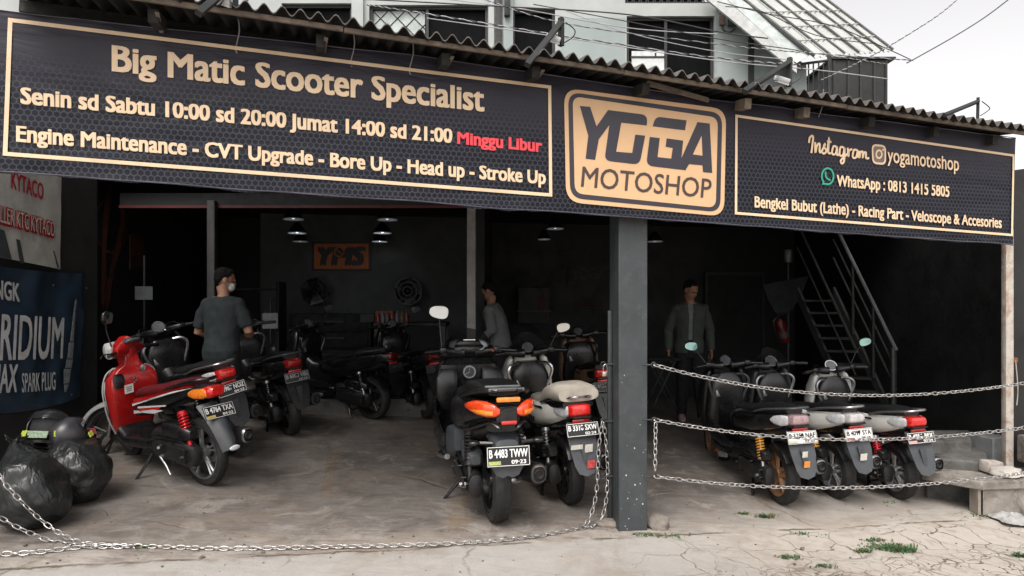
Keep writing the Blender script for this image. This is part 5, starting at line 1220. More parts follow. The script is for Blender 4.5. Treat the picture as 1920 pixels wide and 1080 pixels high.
def bag(c, r, seed, label, tilt):
    bm = bmesh.new(); bmesh.ops.create_icosphere(bm, subdivisions=5, radius=1)
    Mx = Euler(tilt).to_matrix()
    for v in bm.verts:
        d = v.co.normalized(); ang = math.atan2(d.y, d.x)
        k = 1+.14*noise.noise(d*1.5+Vector((seed, 1, 2)))+.055*noise.noise(Vector((ang*2.6+seed, d.z*3.5, seed)))
        rid = abs(noise.noise(Vector((d.x*3.2+seed, d.y*3.2, d.z*4.6)))); k += .05*(.25-rid)
        rid2 = abs(noise.noise(Vector((d.x*8+seed, d.y*8+d.z*3, d.z*7)))); k += .012*(.2-rid2)
        neck = sstep(.72, 1.0, d.z)
        v.co = Vector((d.x*r[0]*k*(1-.55*neck), d.y*r[1]*k*(1-.55*neck), max(d.z, -.80)*r[2]*k*(1+.25*neck)))
        v.co = Mx @ v.co
    zmin = min(v.co.z for v in bm.verts)
    for v in bm.verts:
        if v.co.z < zmin*.8: v.co.z = zmin*.8+(v.co.z-zmin*.8)*.15
    z2 = min(v.co.z for v in bm.verts); top = Mx @ Vector((0, 0, r[2]*1.22))
    mb = MB(); mb.bm(bm, Matrix.Translation(Vector(c)-Vector((0, 0, z2)))); bm.free()
    tp = Vector(c)-Vector((0, 0, z2))+top
    for k in range(5): a = k*1.257+seed; mb.tube([tp-Vector((0, 0, .05)), tp+Vector((math.cos(a)*.02, math.sin(a)*.02, .0)), tp+Vector((math.cos(a)*.07, math.sin(a)*.07, .035+.02*(k % 2)))], [.035, .018, .006], 6, flat=.5)
    o = mb.build("rubbish_bag", M_bag, origin=c, ang=70); return tag(o, label, "rubbish bag", "black rubbish bags by the left wall")
bag(G(36, 996)+Vector((0, .10, 0)), (.205, .24, .285), 2, "tall full black rubbish bag nearest the chain at the left edge", (R(-12), R(-26), R(0)))
bag(G(118, 950)+Vector((0, .12, 0)), (.235, .24, .25), 9, "slumped black rubbish bag leaning between the tall bag and the red scooter", (R(-48), R(10), R(0)))
# ================================================================= helmets
def helmet(c, yaw, label, col, m2, S=1.0, group=None):
    t = thing("helmet", label, "helmet", c, (R(-4), R(-24), yaw), group); t.scale = (S, S, S)
    mb = MB(); vs = []; fs = []; NI, NJ = 36, 22
    def pt(i, j, k):
        th = 2*math.pi*i/NI; ph = -.95+(math.pi/2+.95)*j/NJ; d = Vector((math.cos(ph)*math.cos(th), math.cos(ph)*math.sin(th), math.sin(ph)))
        r = 1+.06*max(0, d.x)*(d.z < .2)
        return Vector((d.x*.135*r, d.y*.118, d.z*.125+.12))*k
    for i in range(NI):
        for j in range(NJ+1): vs.append(pt(i, j, 1.0))
    for i in range(NI):
        for j in range(NJ):
            th = (i+.5)*360/NI; th = th if th < 180 else th-360; ph = -54+144*(j+.5)/NJ
            if abs(th) < 62 and -22 < ph < 26: continue
            a = i*(NJ+1)+j; b = ((i+1) % NI)*(NJ+1)+j; fs.append((a, b, b+1, a+1))
    mb.add(vs, fs); sh = mb.build("shell", col, t); md = sh.modifiers.new("thickness", 'SOLIDIFY'); md.thickness = .012
    mb = MB(); mb.lathe([(.100, -.03), (.108, .0), (.104, .05), (.06, .10), (.0, .115)], 24, 'z', c=(-.005, 0, .12)); mb.build("padding", mat("helmet_lining", (.02, .02, .022), .9), t)
    mb = MB(); a0 = R(64); vs = []; fs = []
    for i in range(17):
        th = -a0+2*a0*i/16
        for j in range(6):
            ph = R(14+26*j/5); vs.append(Vector((math.cos(ph)*math.cos(th)*.142, math.cos(ph)*math.sin(th)*.125, math.sin(ph)*.132+.125)))
    for i in range(16):
        for j in range(5): fs.append((i*6+j, (i+1)*6+j, (i+1)*6+j+1, i*6+j+1))
    mb.add(vs, fs); mb.build("visor", K_scr, t)
    mb = MB()
    for s in (-1, 1): mb.slab([(.075, s*.108, .055), (.115, s*.075, .05), (.118, s*.07, .085), (.078, s*.106, .09)], (.004, s*.006, 0))
    mb.build("side_flash", mat("flash_lime", (.50, .60, .08), .4), t)
    mb = MB(); mb.slab([(.146, -.05, .035), (.146, .05, .035), (.15, .055, .075), (.15, -.055, .075)], (.003, 0, 0)); mb.build("chin_decal", m2, t)
    mb = MB(); mb.lathe([(.112, .0), (.122, .0), (.126, .012), (.116, .014)], 30, 'z', c=(0, 0, .015), closed=True); mb.build("rim", K_blk, t)
    return t
hp = P(84, 842, 4.95); helmet(hp, R(-75), "black full-face helmet with lime flashes on top of the rubbish bags", K_blk, mat("decal_green", (.20, .28, .18), .5, var=.6, vscale=60), 1.22)
hp = P(142, 842, 5.05); helmet(hp, R(60), "dark helmet with a pink and blue rim behind the rubbish bags", mat("helmet_dusk", (.035, .032, .038), .35), mat("decal_pink", (.60, .10, .14), .5), 1.05)
mb = MB(); mb.tube(catmull([P(112, 778, 5.05), P(118, 792, 5.02), P(135, 800, 5.0), P(152, 804, 5.02)], 5), .012, 8, flat=.5)
tag(mb.build("strap", mat("strap_pink", (.70, .06, .10), .5, var=.1), origin=P(135, 800, 5.0)), "pink strap lying over the dark helmet beside the red scooter", "strap")
# ================================================================= vinyl banners on the left wall
WX = LW+.03
def wq(px, py): Y = FPX*(-WX)/(960-px); return Vector((WX, Y, CAMZ-(py-HORZ)/FPX*Y))
def wall_banner(name, label, tl, tr, br, bl, m, sagz, wav):
    a, b, c, d = wq(*tl), wq(*tr), wq(*br), wq(*bl); t = thing(name, label, "banner", d)
    mb = MB(); NI, NJ = 40, 26; vs = []; fs = []
    for s_ in (0, 1):
        for i in range(NI+1):
            for j in range(NJ+1):
                u, v = i/NI, j/NJ; p = d.lerp(c, u).lerp(a.lerp(b, u), v)
                p.z -= sagz*4*u*(1-u)*(1-v)+sagz*.5*4*u*(1-u)*v
                p.x += wav*(noise.noise((u*3.1, v*2.2, 7))+.4*noise.noise((u*9, v*5, 2)))+.006-.003*s_; vs.append(p)
    k = (NI+1)*(NJ+1)
    for s_ in (0, 1):
        for i in range(NI):
            for j in range(NJ): q = s_*k+i*(NJ+1)+j; fs.append((q, q+NJ+1, q+NJ+2, q+1))
    mb.add(vs, fs); mb_child("vinyl_sheet", mb, m, t, ang=80); return t
def wtext(root, body, p0, p1, cappx, m, off=.03, shear=0.0, lift=.012, cond=1.0):
    a, b = wq(*p0), wq(*p1); tp = wq(p0[0], p0[1]-cappx); ux = (b-a); wd = ux.length; ux.normalize()
    mb = MB(); put_text(mb, body, a+Vector((lift, 0, 0)), ux, Vector((0, 0, 1)), wd, (tp-a).length, off, shear); return mb_child("lettering", mb, m, root, smooth=False)
t1 = wall_banner("wall_banner", "white vinyl banner with red lettering high on the left wall", (-60, 285), (114, 332), (112, 505), (-60, 470), mat("white_vinyl", (.44, .44, .42), .5, var=.12, vscale=3, dirt=(.22, .22, .20), dscale=3), 0, .012)
Mrd = mat("deep_red_print", (.36, .018, .026), .5); Mdk = mat("slate_print", (.045, .055, .06), .5); Mcr = mat("ivory_print", (.52, .46, .40), .5)
wtext(t1, "KYTACO", (17, 353), (78, 376), 33, Mrd, .03, 0, .018)
wtext(t1, "RESELLER KTC KYTACO", (-34, 413), (99, 449), 38, Mrd, .12, 0, .018); wtext(t1, "RESELLER KTC KYTACO", (-33, 409), (98, 444), 31, Mcr, .008, 0, .0225)
for pl in (((26, 448), (33, 450), (42, 494), (34, 493)), ((-20, 425), (4, 432), (18, 486), (-20, 478)), ((96, 470), (98, 470), (107, 502), (104, 502))):
    mb = MB(); mb.slab([wq(*q)+Vector((.018, 0, 0)) for q in pl], (.001, 0, 0)); mb_child("printed_figure", mb, Mdk, t1, smooth=False)
t2 = wall_banner("wall_banner", "navy blue spark plug banner hanging low on the left wall", (-60, 488), (158, 512), (150, 742), (-60, 775), mat("navy_vinyl", (.021, .040, .066), .42, var=.2, vscale=2.5, bmp=.3, bscale=6), .06, .055)
Mwp = mat("pale_print", (.50, .52, .52), .5)
L2 = .062
wtext(t2, "NGK", (-24, 560), (23, 566), 36, Mwp, .03, 0, L2)
wtext(t2, "IRIDIUM", (-26, 676), (108, 672), 88, Mwp, .02, .15, L2)
wtext(t2, "MAX", (-34, 738), (20, 735), 55, Mwp, .03, .2, L2); wtext(t2, "SPARK PLUG", (27, 736), (91, 731), 36, Mwp, .015, 0, L2)
mb = MB()
for pl in ([(129, 561), (132, 562), (129, 583), (126, 583)], [(126, 584), (129, 584), (125, 640), (119, 640)], [(117, 642), (126, 642), (123, 672), (114, 672)], [(112, 674), (124, 674), (121, 690), (110, 690)], [(107, 692), (120, 692), (117, 718), (107, 719)], [(108, 721), (116, 721), (111, 735), (108, 734)]):
    mb.slab([wq(*q)+Vector((L2, 0, 0)) for q in pl], (.002, 0, 0))
mb_child("printed_spark_plug", mb, mat("plug_print", (.22, .23, .24), .5, var=.5, vscale=30), t2, smooth=False)
mb = MB()
for q in ((87, 535), (150, 540), (103, 632), (122, 740)): mb.ell(wq(*q)+Vector((L2, 0, 0)), (.004, .009, .009), None, 8, 6)
mb_child("eyelets", mb, K_alu, t2)
# ================================================================= right end: posts, ledge and rubble
M_rp = mat("rusty_white_post", (.46, .43, .38), .7, var=.2, vscale=5, dirt=(.22, .075, .03), dscale=5, damt=.95, bmp=.3, bscale=50)
M_conc = mat("weathered_concrete", (.26, .235, .205), .9, var=.35, vscale=5, dirt=(.04, .036, .032), dscale=4.5, damt=.9, bmp=.6, bscale=30)
M_concd = mat("sooty_concrete", (.10, .098, .092), .9, var=.5, vscale=5, dirt=(.025, .024, .022), dscale=4, damt=.9, bmp=.5, bscale=30)
a, b = P(1889, 883, 5.95), P(1889, 430, 5.95)
t = thing("roof_post", "rust-stained white steel post at the right end of the workshop", "post", a)
mb = MB(); mb.box((a.x, a.y, (a.z+b.z)/2), (.068, .06, b.z-a.z), bev=.004); mb_child("tube", mb, M_rp, t)
mb = MB(); mb.box((a.x+.062, a.y, CAMZ-.5), (.05, .02, .045), bev=.004); mb_child("bracket", mb, mat("rust_brown", (.20, .07, .03), .8), t)
mb = MB(); mb.tube(catmull([(a.x+.05, a.y-.03, 1.1), (a.x+.07, a.y-.03, .85), (a.x+.06, a.y-.03, .70)], 5), .004, 5); mb_child("wire", mb, M_rp, t)
a = P(1905, 930, 6.05); t = thing("end_pillar", "black painted pillar behind the rusty post at the right edge", "pillar", a)
mb = MB(); mb.slab([P(1900, 890, 6.02), P(1990, 890, 5.9), P(1990, 890, 6.3), P(1902, 890, 6.4)], (0, 0, 2.75)); mb_child("column", mb, M_black, t)
a = P(1912, 868, 5.85); t = thing("corner_block", "pale chipped concrete corner block beside the black pillar at the right edge", "block", a)
mb = MB(); mb.box((a.x+.12, a.y, a.z+.12), (.20, .14, .24), bev=.02); mb_child("block_body", mb, M_conc, t)
def block(name, label, pts, h, m, bev=.008, cat="concrete block"):
    # pts: top outline (3D), h: height down
    mb = MB(); mb.slab(pts, (0, 0, -h)); o = mb.build(name, m, origin=sum((Vector(p) for p in pts), Vector())/len(pts)-Vector((0, 0, h)), smooth=True, ang=30)
    if bev: k = o.modifiers.new("bevel", 'BEVEL'); k.width = bev; k.segments = 2
    return tag(o, label, cat)
Zs = .13
def at_z(px, py, z): Y = FPX*(CAMZ-z)/(py-HORZ); return Vector(((px-960)/FPX*Y, Y, z))
t = thing("concrete_ledge", "broken concrete ledge with a hollow underneath at the right edge of the yard", "ledge", at_z(1840, 905, Zs)-Vector((0, 0, .3)))
A, B, Cc, Dd = at_z(1841, 903, Zs), at_z(1727, 884, Zs), at_z(1790, 856, Zs), at_z(2020, 868, Zs); E = at_z(2050, 897, Zs)
mb = MB(); mb.slab([A, B, Cc, Dd, E], (0, 0, -.075)); o = mb_child("slab", mb, M_conc, t); k = o.modifiers.new("bevel", 'BEVEL'); k.width = .01
mb = MB(); A2 = A+Vector((.03, .03, -.076)); E2 = E+Vector((0, .03, -.076)); mb.slab([A2+Vector((.0, .0, 0)), A2+Vector((.13, .22, 0)), E2+Vector((0, .4, 0)), E2], (0, 0, -.30)); o = mb_child("ledge_wall", mb, M_conc, t)
mb = MB(); mb.slab([A2+Vector((-.03, .015, 0)), A2+Vector((-.005, .015, 0)), A2+Vector((.0, .12, 0)), A2+Vector((-.03, .12, 0))], (0, 0, -.26)); o = mb_child("support_plank", mb, mat("grey_plank", (.27, .235, .20), .9, var=.3, bmp=.4), t)
mb = MB(); mb.slab([Cc+Vector((-.05, .05, -.08)), Cc+Vector((.0, .25, -.08)), Dd+Vector((0, .25, -.08)), Dd+Vector((0, .0, -.08))], (0, 0, -.35)); mb_child("rear_footing", mb, M_concd, t)
block("rubble_step", "sooty broken concrete step behind the ledge", [at_z(1736, 858, .22), at_z(1852, 866, .22), at_z(1848, 838, .24), at_z(1742, 834, .24)], .40, M_concd, .02, "step")
block("rubble_step", "upper dark concrete step against the black wall, above the sooty step", [at_z(1735, 826, .34), at_z(1822, 828, .34), at_z(1818, 806, .34), at_z(1742, 806, .34)], .45, M_concd, .02, "step")
block("low_wall", "low pale grey wall stub between the steps and the rusty post", [P(1812, 812, 6.4), P(1862, 822, 6.1), P(1892, 818, 6.1), P(1850, 808, 6.5)], .36, mat("stub_grey", (.19, .20, .20), .85, var=.3, vscale=4, dirt=(.07, .07, .07), dscale=4, bmp=.4), .01, "wall")
q = at_z(1858, 886, Zs+.002); mb = MB(); mb.box((0, 0, .055), (.16, .10, .10), (R(4), R(5), R(14)), .012)
o = mb.build("broken_brick", mat("pale_brick", (.42, .38, .34), .9, var=.3, vscale=12, dirt=(.16, .13, .11), dscale=9, damt=.8, bmp=.6, bscale=50)); o.location = q; tag(o, "pale broken brick lying on the concrete ledge", "brick")
q = at_z(1888, 893, Zs+.002); lump("stone", q+Vector((0, 0, .03)), (.13, .08, .05), mat("chalky_stone", (.46, .43, .39), .95, var=.2, bmp=.5), 11, "chalky flat rubble stone in front of the broken brick", "stone")
def sheet_lump():
    q = G(1905, 978); mb = MB(); NI, NJ = 34, 22; vs = []; fs = []
    for i in range(NI+1):
        for j in range(NJ+1):
            u, v = i/NI-.5, j/NJ-.5; h = max(0, .10*(1-4*u*u)*(1-4*v*v)*(1.2+1.2*noise.noise((u*7, v*7, 1)))+.02*noise.noise((u*19, v*19, 4)))
            vs.append(q+Vector((u*.36+.05*noise.noise((v*4, 1, 1)), v*.28, h*.45+.006-.045*u)))
    for i in range(NI):
        for j in range(NJ): a = i*(NJ+1)+j; fs.append((a, a+NJ+1, a+NJ+2, a+1))
    mb.add(vs, fs); o = mb.build("plastic_sheet", mat("white_plastic", (.34, .34, .33), .5, var=.15, vscale=8, dirt=(.25, .23, .2), dscale=6, bmp=.4, bscale=20), origin=q, ang=60); tag(o, "crumpled white plastic sheet below the concrete ledge", "plastic sheet")
sheet_lump()
# twigs and wet patch under the last scooter
mb = MB()
for i in range(9):
    q = gl(random.uniform(1745, 1800), random.uniform(885, 935), .015); d = Vector((random.uniform(-.2, .2), random.uniform(-.12, .1), .01)); mb.tube([q, q+d*.5+Vector((0, 0, .012)), q+d], .004, 5)
o = mb.build("twigs", mat("twig_brown", (.07, .055, .045), .9)); o['kind'] = 'stuff'
# weeds in the cracks
def weeds():
    mb = MB()
    def tuft(px, py, n, sp, h, sy=.35):
        c = gl(px, py, 0)
        for _ in range(n):
            a = random.gauss(0, sp); b = random.gauss(0, sp*sy); x = c+Vector((a, b, -.01)); az = random.uniform(0, 6.28); hh = h*random.uniform(.4, 1.0)
            d = Vector((math.cos(az), math.sin(az), 0)); s_ = d.cross(Vector((0, 0, 1)))*random.uniform(.003, .007)
            p1 = x+d*hh*.35+Vector((0, 0, hh*.7)); p2 = x+d*hh*.9+Vector((0, 0, hh*.75))
            mb.m = 0 if random.random() < .8 else 1
            mb.add([x-s_*.6, x+s_*.6, p1+s_, p1-s_, p2], [(0, 1, 2, 3), (3, 2, 4)])
    for px, py, n, sp, h in ((1668, 1020, 260, .085, .045), (1690, 1024, 160, .06, .045), (1640, 1008, 60, .05, .03), (1618, 1026, 60, .03, .04), (1478, 1036, 90, .045, .03), (1850, 969, 120, .09, .035), (1890, 970, 40, .04, .03), (1915, 1035, 70, .04, .05), (1205, 1004, 60, .05, .03), (1250, 1006, 50, .05, .03), (265, 1028, 60, .035, .035), (1545, 1052, 50, .04, .03), (1500, 1000, 40, .06, .02), (1435, 970, 70, .035, .05), (1395, 964, 40, .03, .035), (1660, 942, 50, .06, .02), (1580, 1075, 40, .05, .03)): tuft(px, py, n, sp, h)
    o = mb.build("weeds", [mat("weed_green", (.050, .115, .042), .7, var=.5, vscale=40), mat("weed_dry", (.16, .125, .06), .8)], smooth=False); o['kind'] = 'stuff'
weeds()
# grit on the concrete
mb = MB()
for i in range(420):
    px, py = random.uniform(-20, 1940), random.uniform(840, 1085)
    if py < 930 and random.random() < .6: continue
    q = gl(px, py, .0); r = random.uniform(.002, .008)*(2.0 if random.random() < .06 else 1); bm = bmesh.new(); bmesh.ops.create_icosphere(bm, subdivisions=1, radius=r)
    for v in bm.verts: v.co = Vector((v.co.x*random.uniform(.8, 1.5), v.co.y*random.uniform(.8, 1.3), v.co.z*.6))
    mb.bm(bm, Matrix.Translation(q+Vector((0, 0, r*.2)))); bm.free()
o = mb.build("grit", mat("grit_grey", (.16, .14, .12), .95, var=.6, vscale=20)); o['kind'] = 'stuff'
# worn yellow bay lines and white scrapes on the floor
def floor_line(label_name, pxs, wd, m):
    pts = [gl(*q, .0) for q in pxs]; mb = MB(); n = 24; vs = []; fs = []
    for i in range(n+1):
        u = i/n*(len(pts)-1); k = min(int(u), len(pts)-2); p = pts[k].lerp(pts[k+1], u-k); z = gz(p.x, p.y)+noise.noise((p.x*.7, p.y*.7, 0))*.012+noise.noise((p.x*3.1, p.y*3.1, 4))*.004
        for s_ in (-1, 1): vs.append((p.x+s_*wd*.5*(1+.3*noise.noise((i*.7, s_, 2))), p.y, z+.005-.035*sstep(.03, .5, (p-FP).dot(FN))))
    for i in range(n): fs.append((i*2, i*2+1, i*2+3, i*2+2))
    mb.add(vs, fs); mb.build(label_name, m, kind='structure')
def worn(name, col, lo, hi):
    m = bpy.data.materials.new(name); n, b = nodes(m); co = poscoord(n)
    b.inputs['Base Color'].default_value = (*col, 1); b.inputs['Roughness'].default_value = .9
    n.links.new(ramp(n, noi(n, co, 7, 8, .7, .3), [(lo, 0.0), (hi, .34)]), b.inputs['Alpha']); return m
My = worn("worn_yellow_paint", (.36, .21, .07), .40, .70); Mw = worn("worn_white_scrape", (.60, .56, .50), .50, .60)
floor_line("yellow_floor_line", [(624, 850), (610, 935)], .10, My); floor_line("yellow_floor_line", [(862, 925), (858, 1000)], .14, My)
floor_line("scrape_floor_line", [(690, 905), (800, 925), (900, 965)], .02, Mw); floor_line("scrape_floor_line", [(560, 880), (720, 880)], .05, Mw)
# ================================================================= inside the workshop
def S3(px, py, Y): return P(px, py, Y)
YW = 10.58
M_org = mat("signboard_orange", (.50, .14, .035), .6, var=.1); M_bk2 = mat("signboard_black", (.010, .009, .012), .5)
t = thing("wall_sign", "orange wall sign with black monogram letters above the workbench", "sign", P(640, 508, YW))
def wallrect(mb, x0, y0, x1, y1, Y, th): 
    a, b = P(x0, y1, Y), P(x1, y0, Y); mb.slab([a, (b.x, a.y, a.z), b, (a.x, a.y, b.z)], (0, th, 0))
mb = MB(); wallrect(mb, 584, 453, 696, 508, YW, .02); mb_child("board", mb, M_bk2, t)
mb = MB(); wallrect(mb, 589, 457, 691, 504, YW-.004, .003); mb_child("face", mb, M_org, t, smooth=False)
mb = MB(); a, b = P(594, 498, YW-.007), P(686, 498, YW-.007); c = P(594, 463, YW-.007)
put_text(mb, "YMS", a, Vector((1, 0, 0)), Vector((0, 0, 1)), b.x-a.x, c.z-a.z, .07, .2); mb_child("lettering", mb, M_bk2, t, smooth=False)
mb = MB(); c = P(636, 472, YW-.012); mb.lathe([(.065, -.002), (.085, -.002), (.085, .002), (.065, .002)], 28, 'y', c=c, closed=True); mb.tube([c+Vector((-.05, 0, .05)), c+Vector((.05, 0, -.05))], .010, 6); mb_child("round_emblem", mb, M_org, t)
# wall fans
for px, lab in ((590, "black wall fan below the left half of the orange sign"), (765, "black wall fan right of the orange sign")):
    c = P(px, 546, 10.3); t = thing("wall_fan", lab, "fan", P(px, 580, 10.3), group="wall fans")
    mb = MB()
    for r, d in ((.21, 0), (.21, .10), (.14, -.03), (.07, -.045)): mb.tube([c+Vector((math.cos(k*.2618)*r, d, math.sin(k*.2618)*r)) for k in range(25)], .005, 5)
    for k in range(48):
        a = k*math.pi/24; mb.tube([c+Vector((math.cos(a)*.03, -.05, math.sin(a)*.03)), c+Vector((math.cos(a)*.14, -.03, math.sin(a)*.14)), c+Vector((math.cos(a)*.21, 0, math.sin(a)*.21)), c+Vector((math.cos(a)*.21, .10, math.sin(a)*.21))], .0025, 4)
    mb_child("cage", mb, K_blk, t)
    mb = MB()
    for k in range(4):
        a = k*math.pi/2+.3; u = Vector((math.cos(a), 0, math.sin(a))); v = Vector((-math.sin(a), .25, math.cos(a))); mb.slab([c+u*.03-v*.03, c+u*.19-v*.12, c+u*.195+v*.08, c+u*.03+v*.04], (0, .004, 0))
    mb.ell(c, (.04, .05, .04)); mb_child("blades", mb, K_blk, t)
    mb = MB(); mb.ell(c+Vector((0, .13, 0)), (.07, .08, .07)); mb.tube([c+Vector((0, .15, 0)), c+Vector((0, .2, -.18)), c+Vector((0, .29, -.2))], .022, 8); mb_child("motor_bracket", mb, K_blk, t)
# pendant lamps
M_shade = mat("lamp_shade_black", (.010, .010, .011), .4, .3); M_shin = mat("lamp_shade_inside", (.5, .52, .54), .4)
M_bulb = mat("lit_bulb", (.85, .93, 1.0), .3, emit=4.0); M_bulbd = mat("dim_bulb", (.80, .88, 1.0), .3, emit=.8)
LP_ = [(550, 410, 8.4, 1.0, "hanging left of the orange sign, nearest"), (557, 436, 9.3, 1.0, "second back of the left line over the bay"), (563, 452, 10.2, .9, "farthest of the left line over the bay"),
       (726, 411, 8.4, 1.0, "hanging right of the orange sign, nearest"), (717, 436, 9.3, 1.0, "second back of the right line over the bay"), (712, 452, 10.2, .9, "farthest of the right line over the bay"),
       (1041, 428, 9.0, .9, "hanging left of the pillar in the middle bay"), (1020, 448, 10.3, .8, "deepest in the middle bay left of the pillar"), (1228, 452, 9.6, .9, "hanging just right of the pillar")]
for i, (px, py, Y, s, lab) in enumerate(LP_):
    c = P(px, py, Y); t = thing("pendant_lamp", "black dome pendant lamp "+lab, "lamp", c, group="pendant lamps under the ceiling"); r = .125*s
    mb = MB(); prof = [(.02, .14), (.035, .13), (.06*s, .10), (r*.8, .05), (r, 0.0)]; mb.lathe(prof, 26, 'z'); o = mb.build("lamp_shade", M_shade, t)
    mb = MB(); mb.lathe([(q*.96, h-.004) for q, h in prof], 26, 'z'); mb.lathe([(r, 0.0), (r*1.03, -.012), (r*.96, -.004)], 26, 'z'); mb.build("shade_lining", M_shin, t)
    mb = MB(); mb.ell((0, 0, .035), (.03, .03, .04)); mb.build("bulb", M_bulb if i in (1, 4, 5) else M_bulbd, t)
    mb = MB(); mb.tube([(0, 0, .14), (0, 0, max(.2, 2.9-c.z))], .006, 6); mb.build("cord", K_blk, t)
# ---------------------------------------------------------------- benches and stores in the left bay
M_cab = mat("cabinet_charcoal", (.004, .0042, .0045), .8, var=.3, bmp=.1); M_bench = mat("bench_top", (.014, .014, .014), .6, var=.3)
t = thing("tool_cabinet", "low black tool cabinet under the left wall fan", "cabinet", (-2.55, 9.6, .46))
mb = MB(); mb.box((0, 0, .50), (1.15, .5, 1.0), bev=.012); mb.build("cabinet_body", M_cab, t)
for k in range(4):
    mb = MB(); mb.box((0, -.262, .16+.23*k), (1.05, .02, .20), bev=.005); d = mb.build("drawer", M_cab, t); mb = MB(); mb.box((0, -.28, .20+.23*k), (.40, .015, .018), bev=.004); mb.build("handle", M_steel, d)
t = thing("workbench", "dark workbench against the grey wall under the right wall fan", "workbench", (-1.40, 9.4, .46))
mb = MB(); mb.box((0, 0, .86), (1.0, .6, .05), bev=.006); mb.build("bench_top", M_bench, t)
for sx in (-.46, .46):
    for sy in (-.26, .26): mb = MB(); mb.box((sx, sy, .42), (.05, .05, .83)); mb.build("leg", M_steel, t)
mb = MB(); mb.box((0, 0, .30), (.92, .52, .03)); mb.build("shelf", M_bench, t)
bz = .46+.885
for px, s, c, lab in ((725, .22, (.30, .10, .04), "orange carton on the workbench below the right fan"), (745, .17, (.22, .16, .05), "ochre carton beside the orange one on the workbench"), (690, .16, (.05, .05, .055), "small black carton at the left end of the workbench")):
    p = P(px, 640, 9.4); mb = MB(); mb.box((0, 0, s*.35), (s*1.2, s, s*.7), (0, 0, R(random.uniform(-12, 12))), .004); o = mb.build("carton", mat("carton_"+lab.split()[0], c, .8)); o.location = (p.x, 9.4, bz); tag(o, lab, "carton")
for k in range(7):
    p = P(708+9*k, 665, 9.12); mb = MB(); mb.lathe([(.0, 0), (.032, 0), (.034, .01), (.034, .11), (.012, .14), (.012, .165), (0, .165)], 16, 'z'); o = mb.build("oil_bottle", mat("bottle_%d" % (k % 3), ((.16, .03, .03), (.13, .13, .14), (.10, .08, .05))[k % 3], .35)); o.location = (p.x, 9.15, bz-.005)
    o['group'] = "oil bottles along the bench front"; o['label'] = "small oil bottle in the row along the workbench's front edge"; o['category'] = "bottle"
# sheets of paper
for (x0, y0, x1, y1, Y, lab, c) in ((492, 587, 521, 616, 9.0, "pale blank sheet clipped up beside the man in the dark shirt", (.22, .23, .24)), (253, 537, 286, 562, 8.0, "grey notice sheet on the dark wall above the red scooter", (.09, .10, .105))):
    a, b = P(x0, y1, Y), P(x1, y0, Y); t = thing("notice_sheet", lab, "notice", a)
    mb = MB(); mb.slab([a, (b.x, a.y, a.z), b, (a.x, a.y, b.z)], (0, .006, 0)); mb_child("paper", mb, mat("paper_"+lab[:4], c, .8), t, smooth=False)
    mb = MB(); mb.box(((a.x+b.x)/2, Y+.006+.012, (a.z+b.z)/2), (.02, .02, .6 if Y > 8.5 else .9)); mb_child("backing_stick", mb, M_steel, t)
# rack the sheet and small parts hang on
t = thing("parts_rack", "black parts rack standing behind the man in the dark shirt", "rack", P(480, 760, 9.2))
q = P(480, 760, 9.2)
for sx in (-.35, .35): mb = MB(); mb.box((sx, 0, .85), (.04, .3, 1.7)); mb.build("upright", M_cab, t)
for k in range(4): mb = MB(); mb.box((0, 0, .25+.45*k), (.70, .3, .025)); mb.build("shelf", M_cab, t)
for k in range(5):
    mb = MB(); mb.ell((0, 0, .05), (.05, .045, .05), None, 14, 8, 3); mb.tube([(0, 0, .09), (0, 0, .13)], .02, 8); o = mb.build("parts_tin", mat("tin_grey", (.10, .10, .10), .4, .6)); o.location = q+Vector((-.26+.13*k, -.02, 1.165 if k % 2 else .715)); tag(o, "small metal tin on the black parts rack", "tin", "tins on the parts rack")
# graffiti swoosh and monogram panel on the side wall
IX = -4.89
def iq(px, py): Y = FPX*(-IX)/(960-px); return Vector((IX, Y, CAMZ-(py-HORZ)/FPX*Y))
t = thing("wall_mural", "faded orange flame mural painted on the dark left inner wall", "mural", iq(215, 600))
M_mur = mat("mural_orange", (.075, .020, .009), .8, var=.4, vscale=6)
mb = MB()
for pl in ([(203, 340), (212, 338), (205, 400), (198, 470), (200, 530), (192, 585), (189, 560), (190, 470), (194, 400)], [(228, 350), (236, 372), (233, 430), (222, 480), (207, 522), (203, 512), (214, 470), (224, 420), (226, 380)], [(197, 530), (212, 510), (206, 560), (196, 600)]):
    pts = [iq(*q)+Vector((.004, 0, 0)) for q in pl]; mb.add(pts, tessellate_polygon([[Vector((p.y, p.z, 0)) for p in pts]]))
mb_child("painted_flame", mb, M_mur, t, smooth=False)
mb = MB(); ctr = iq(207, 425); mb.lathe([(.30, 0), (.33, 0)], 30, 'x', c=ctr+Vector((.005, 0, 0))); mb_child("painted_ring", mb, M_mur, t, smooth=False)
t = thing("wall_panel_sign", "small rust-orange monogram panel beside the flame mural", "sign", iq(255, 505))
mb = MB(); mb.slab([iq(242, 505), iq(269, 500), iq(269, 445), iq(242, 438)], (.02, 0, 0)); mb_child("board", mb, mat("panel_brown", (.05, .018, .010), .7), t, smooth=False)
mb = MB(); a, b, c = iq(245, 497)+Vector((.022, 0, 0)), iq(266, 494)+Vector((.022, 0, 0)), iq(245, 448); put_text(mb, "YMS", a, (b-a).normalized(), Vector((0, 0, 1)), (b-a).length, (c-a).z, .04, .15); mb_child("lettering", mb, M_mur, t, smooth=False)
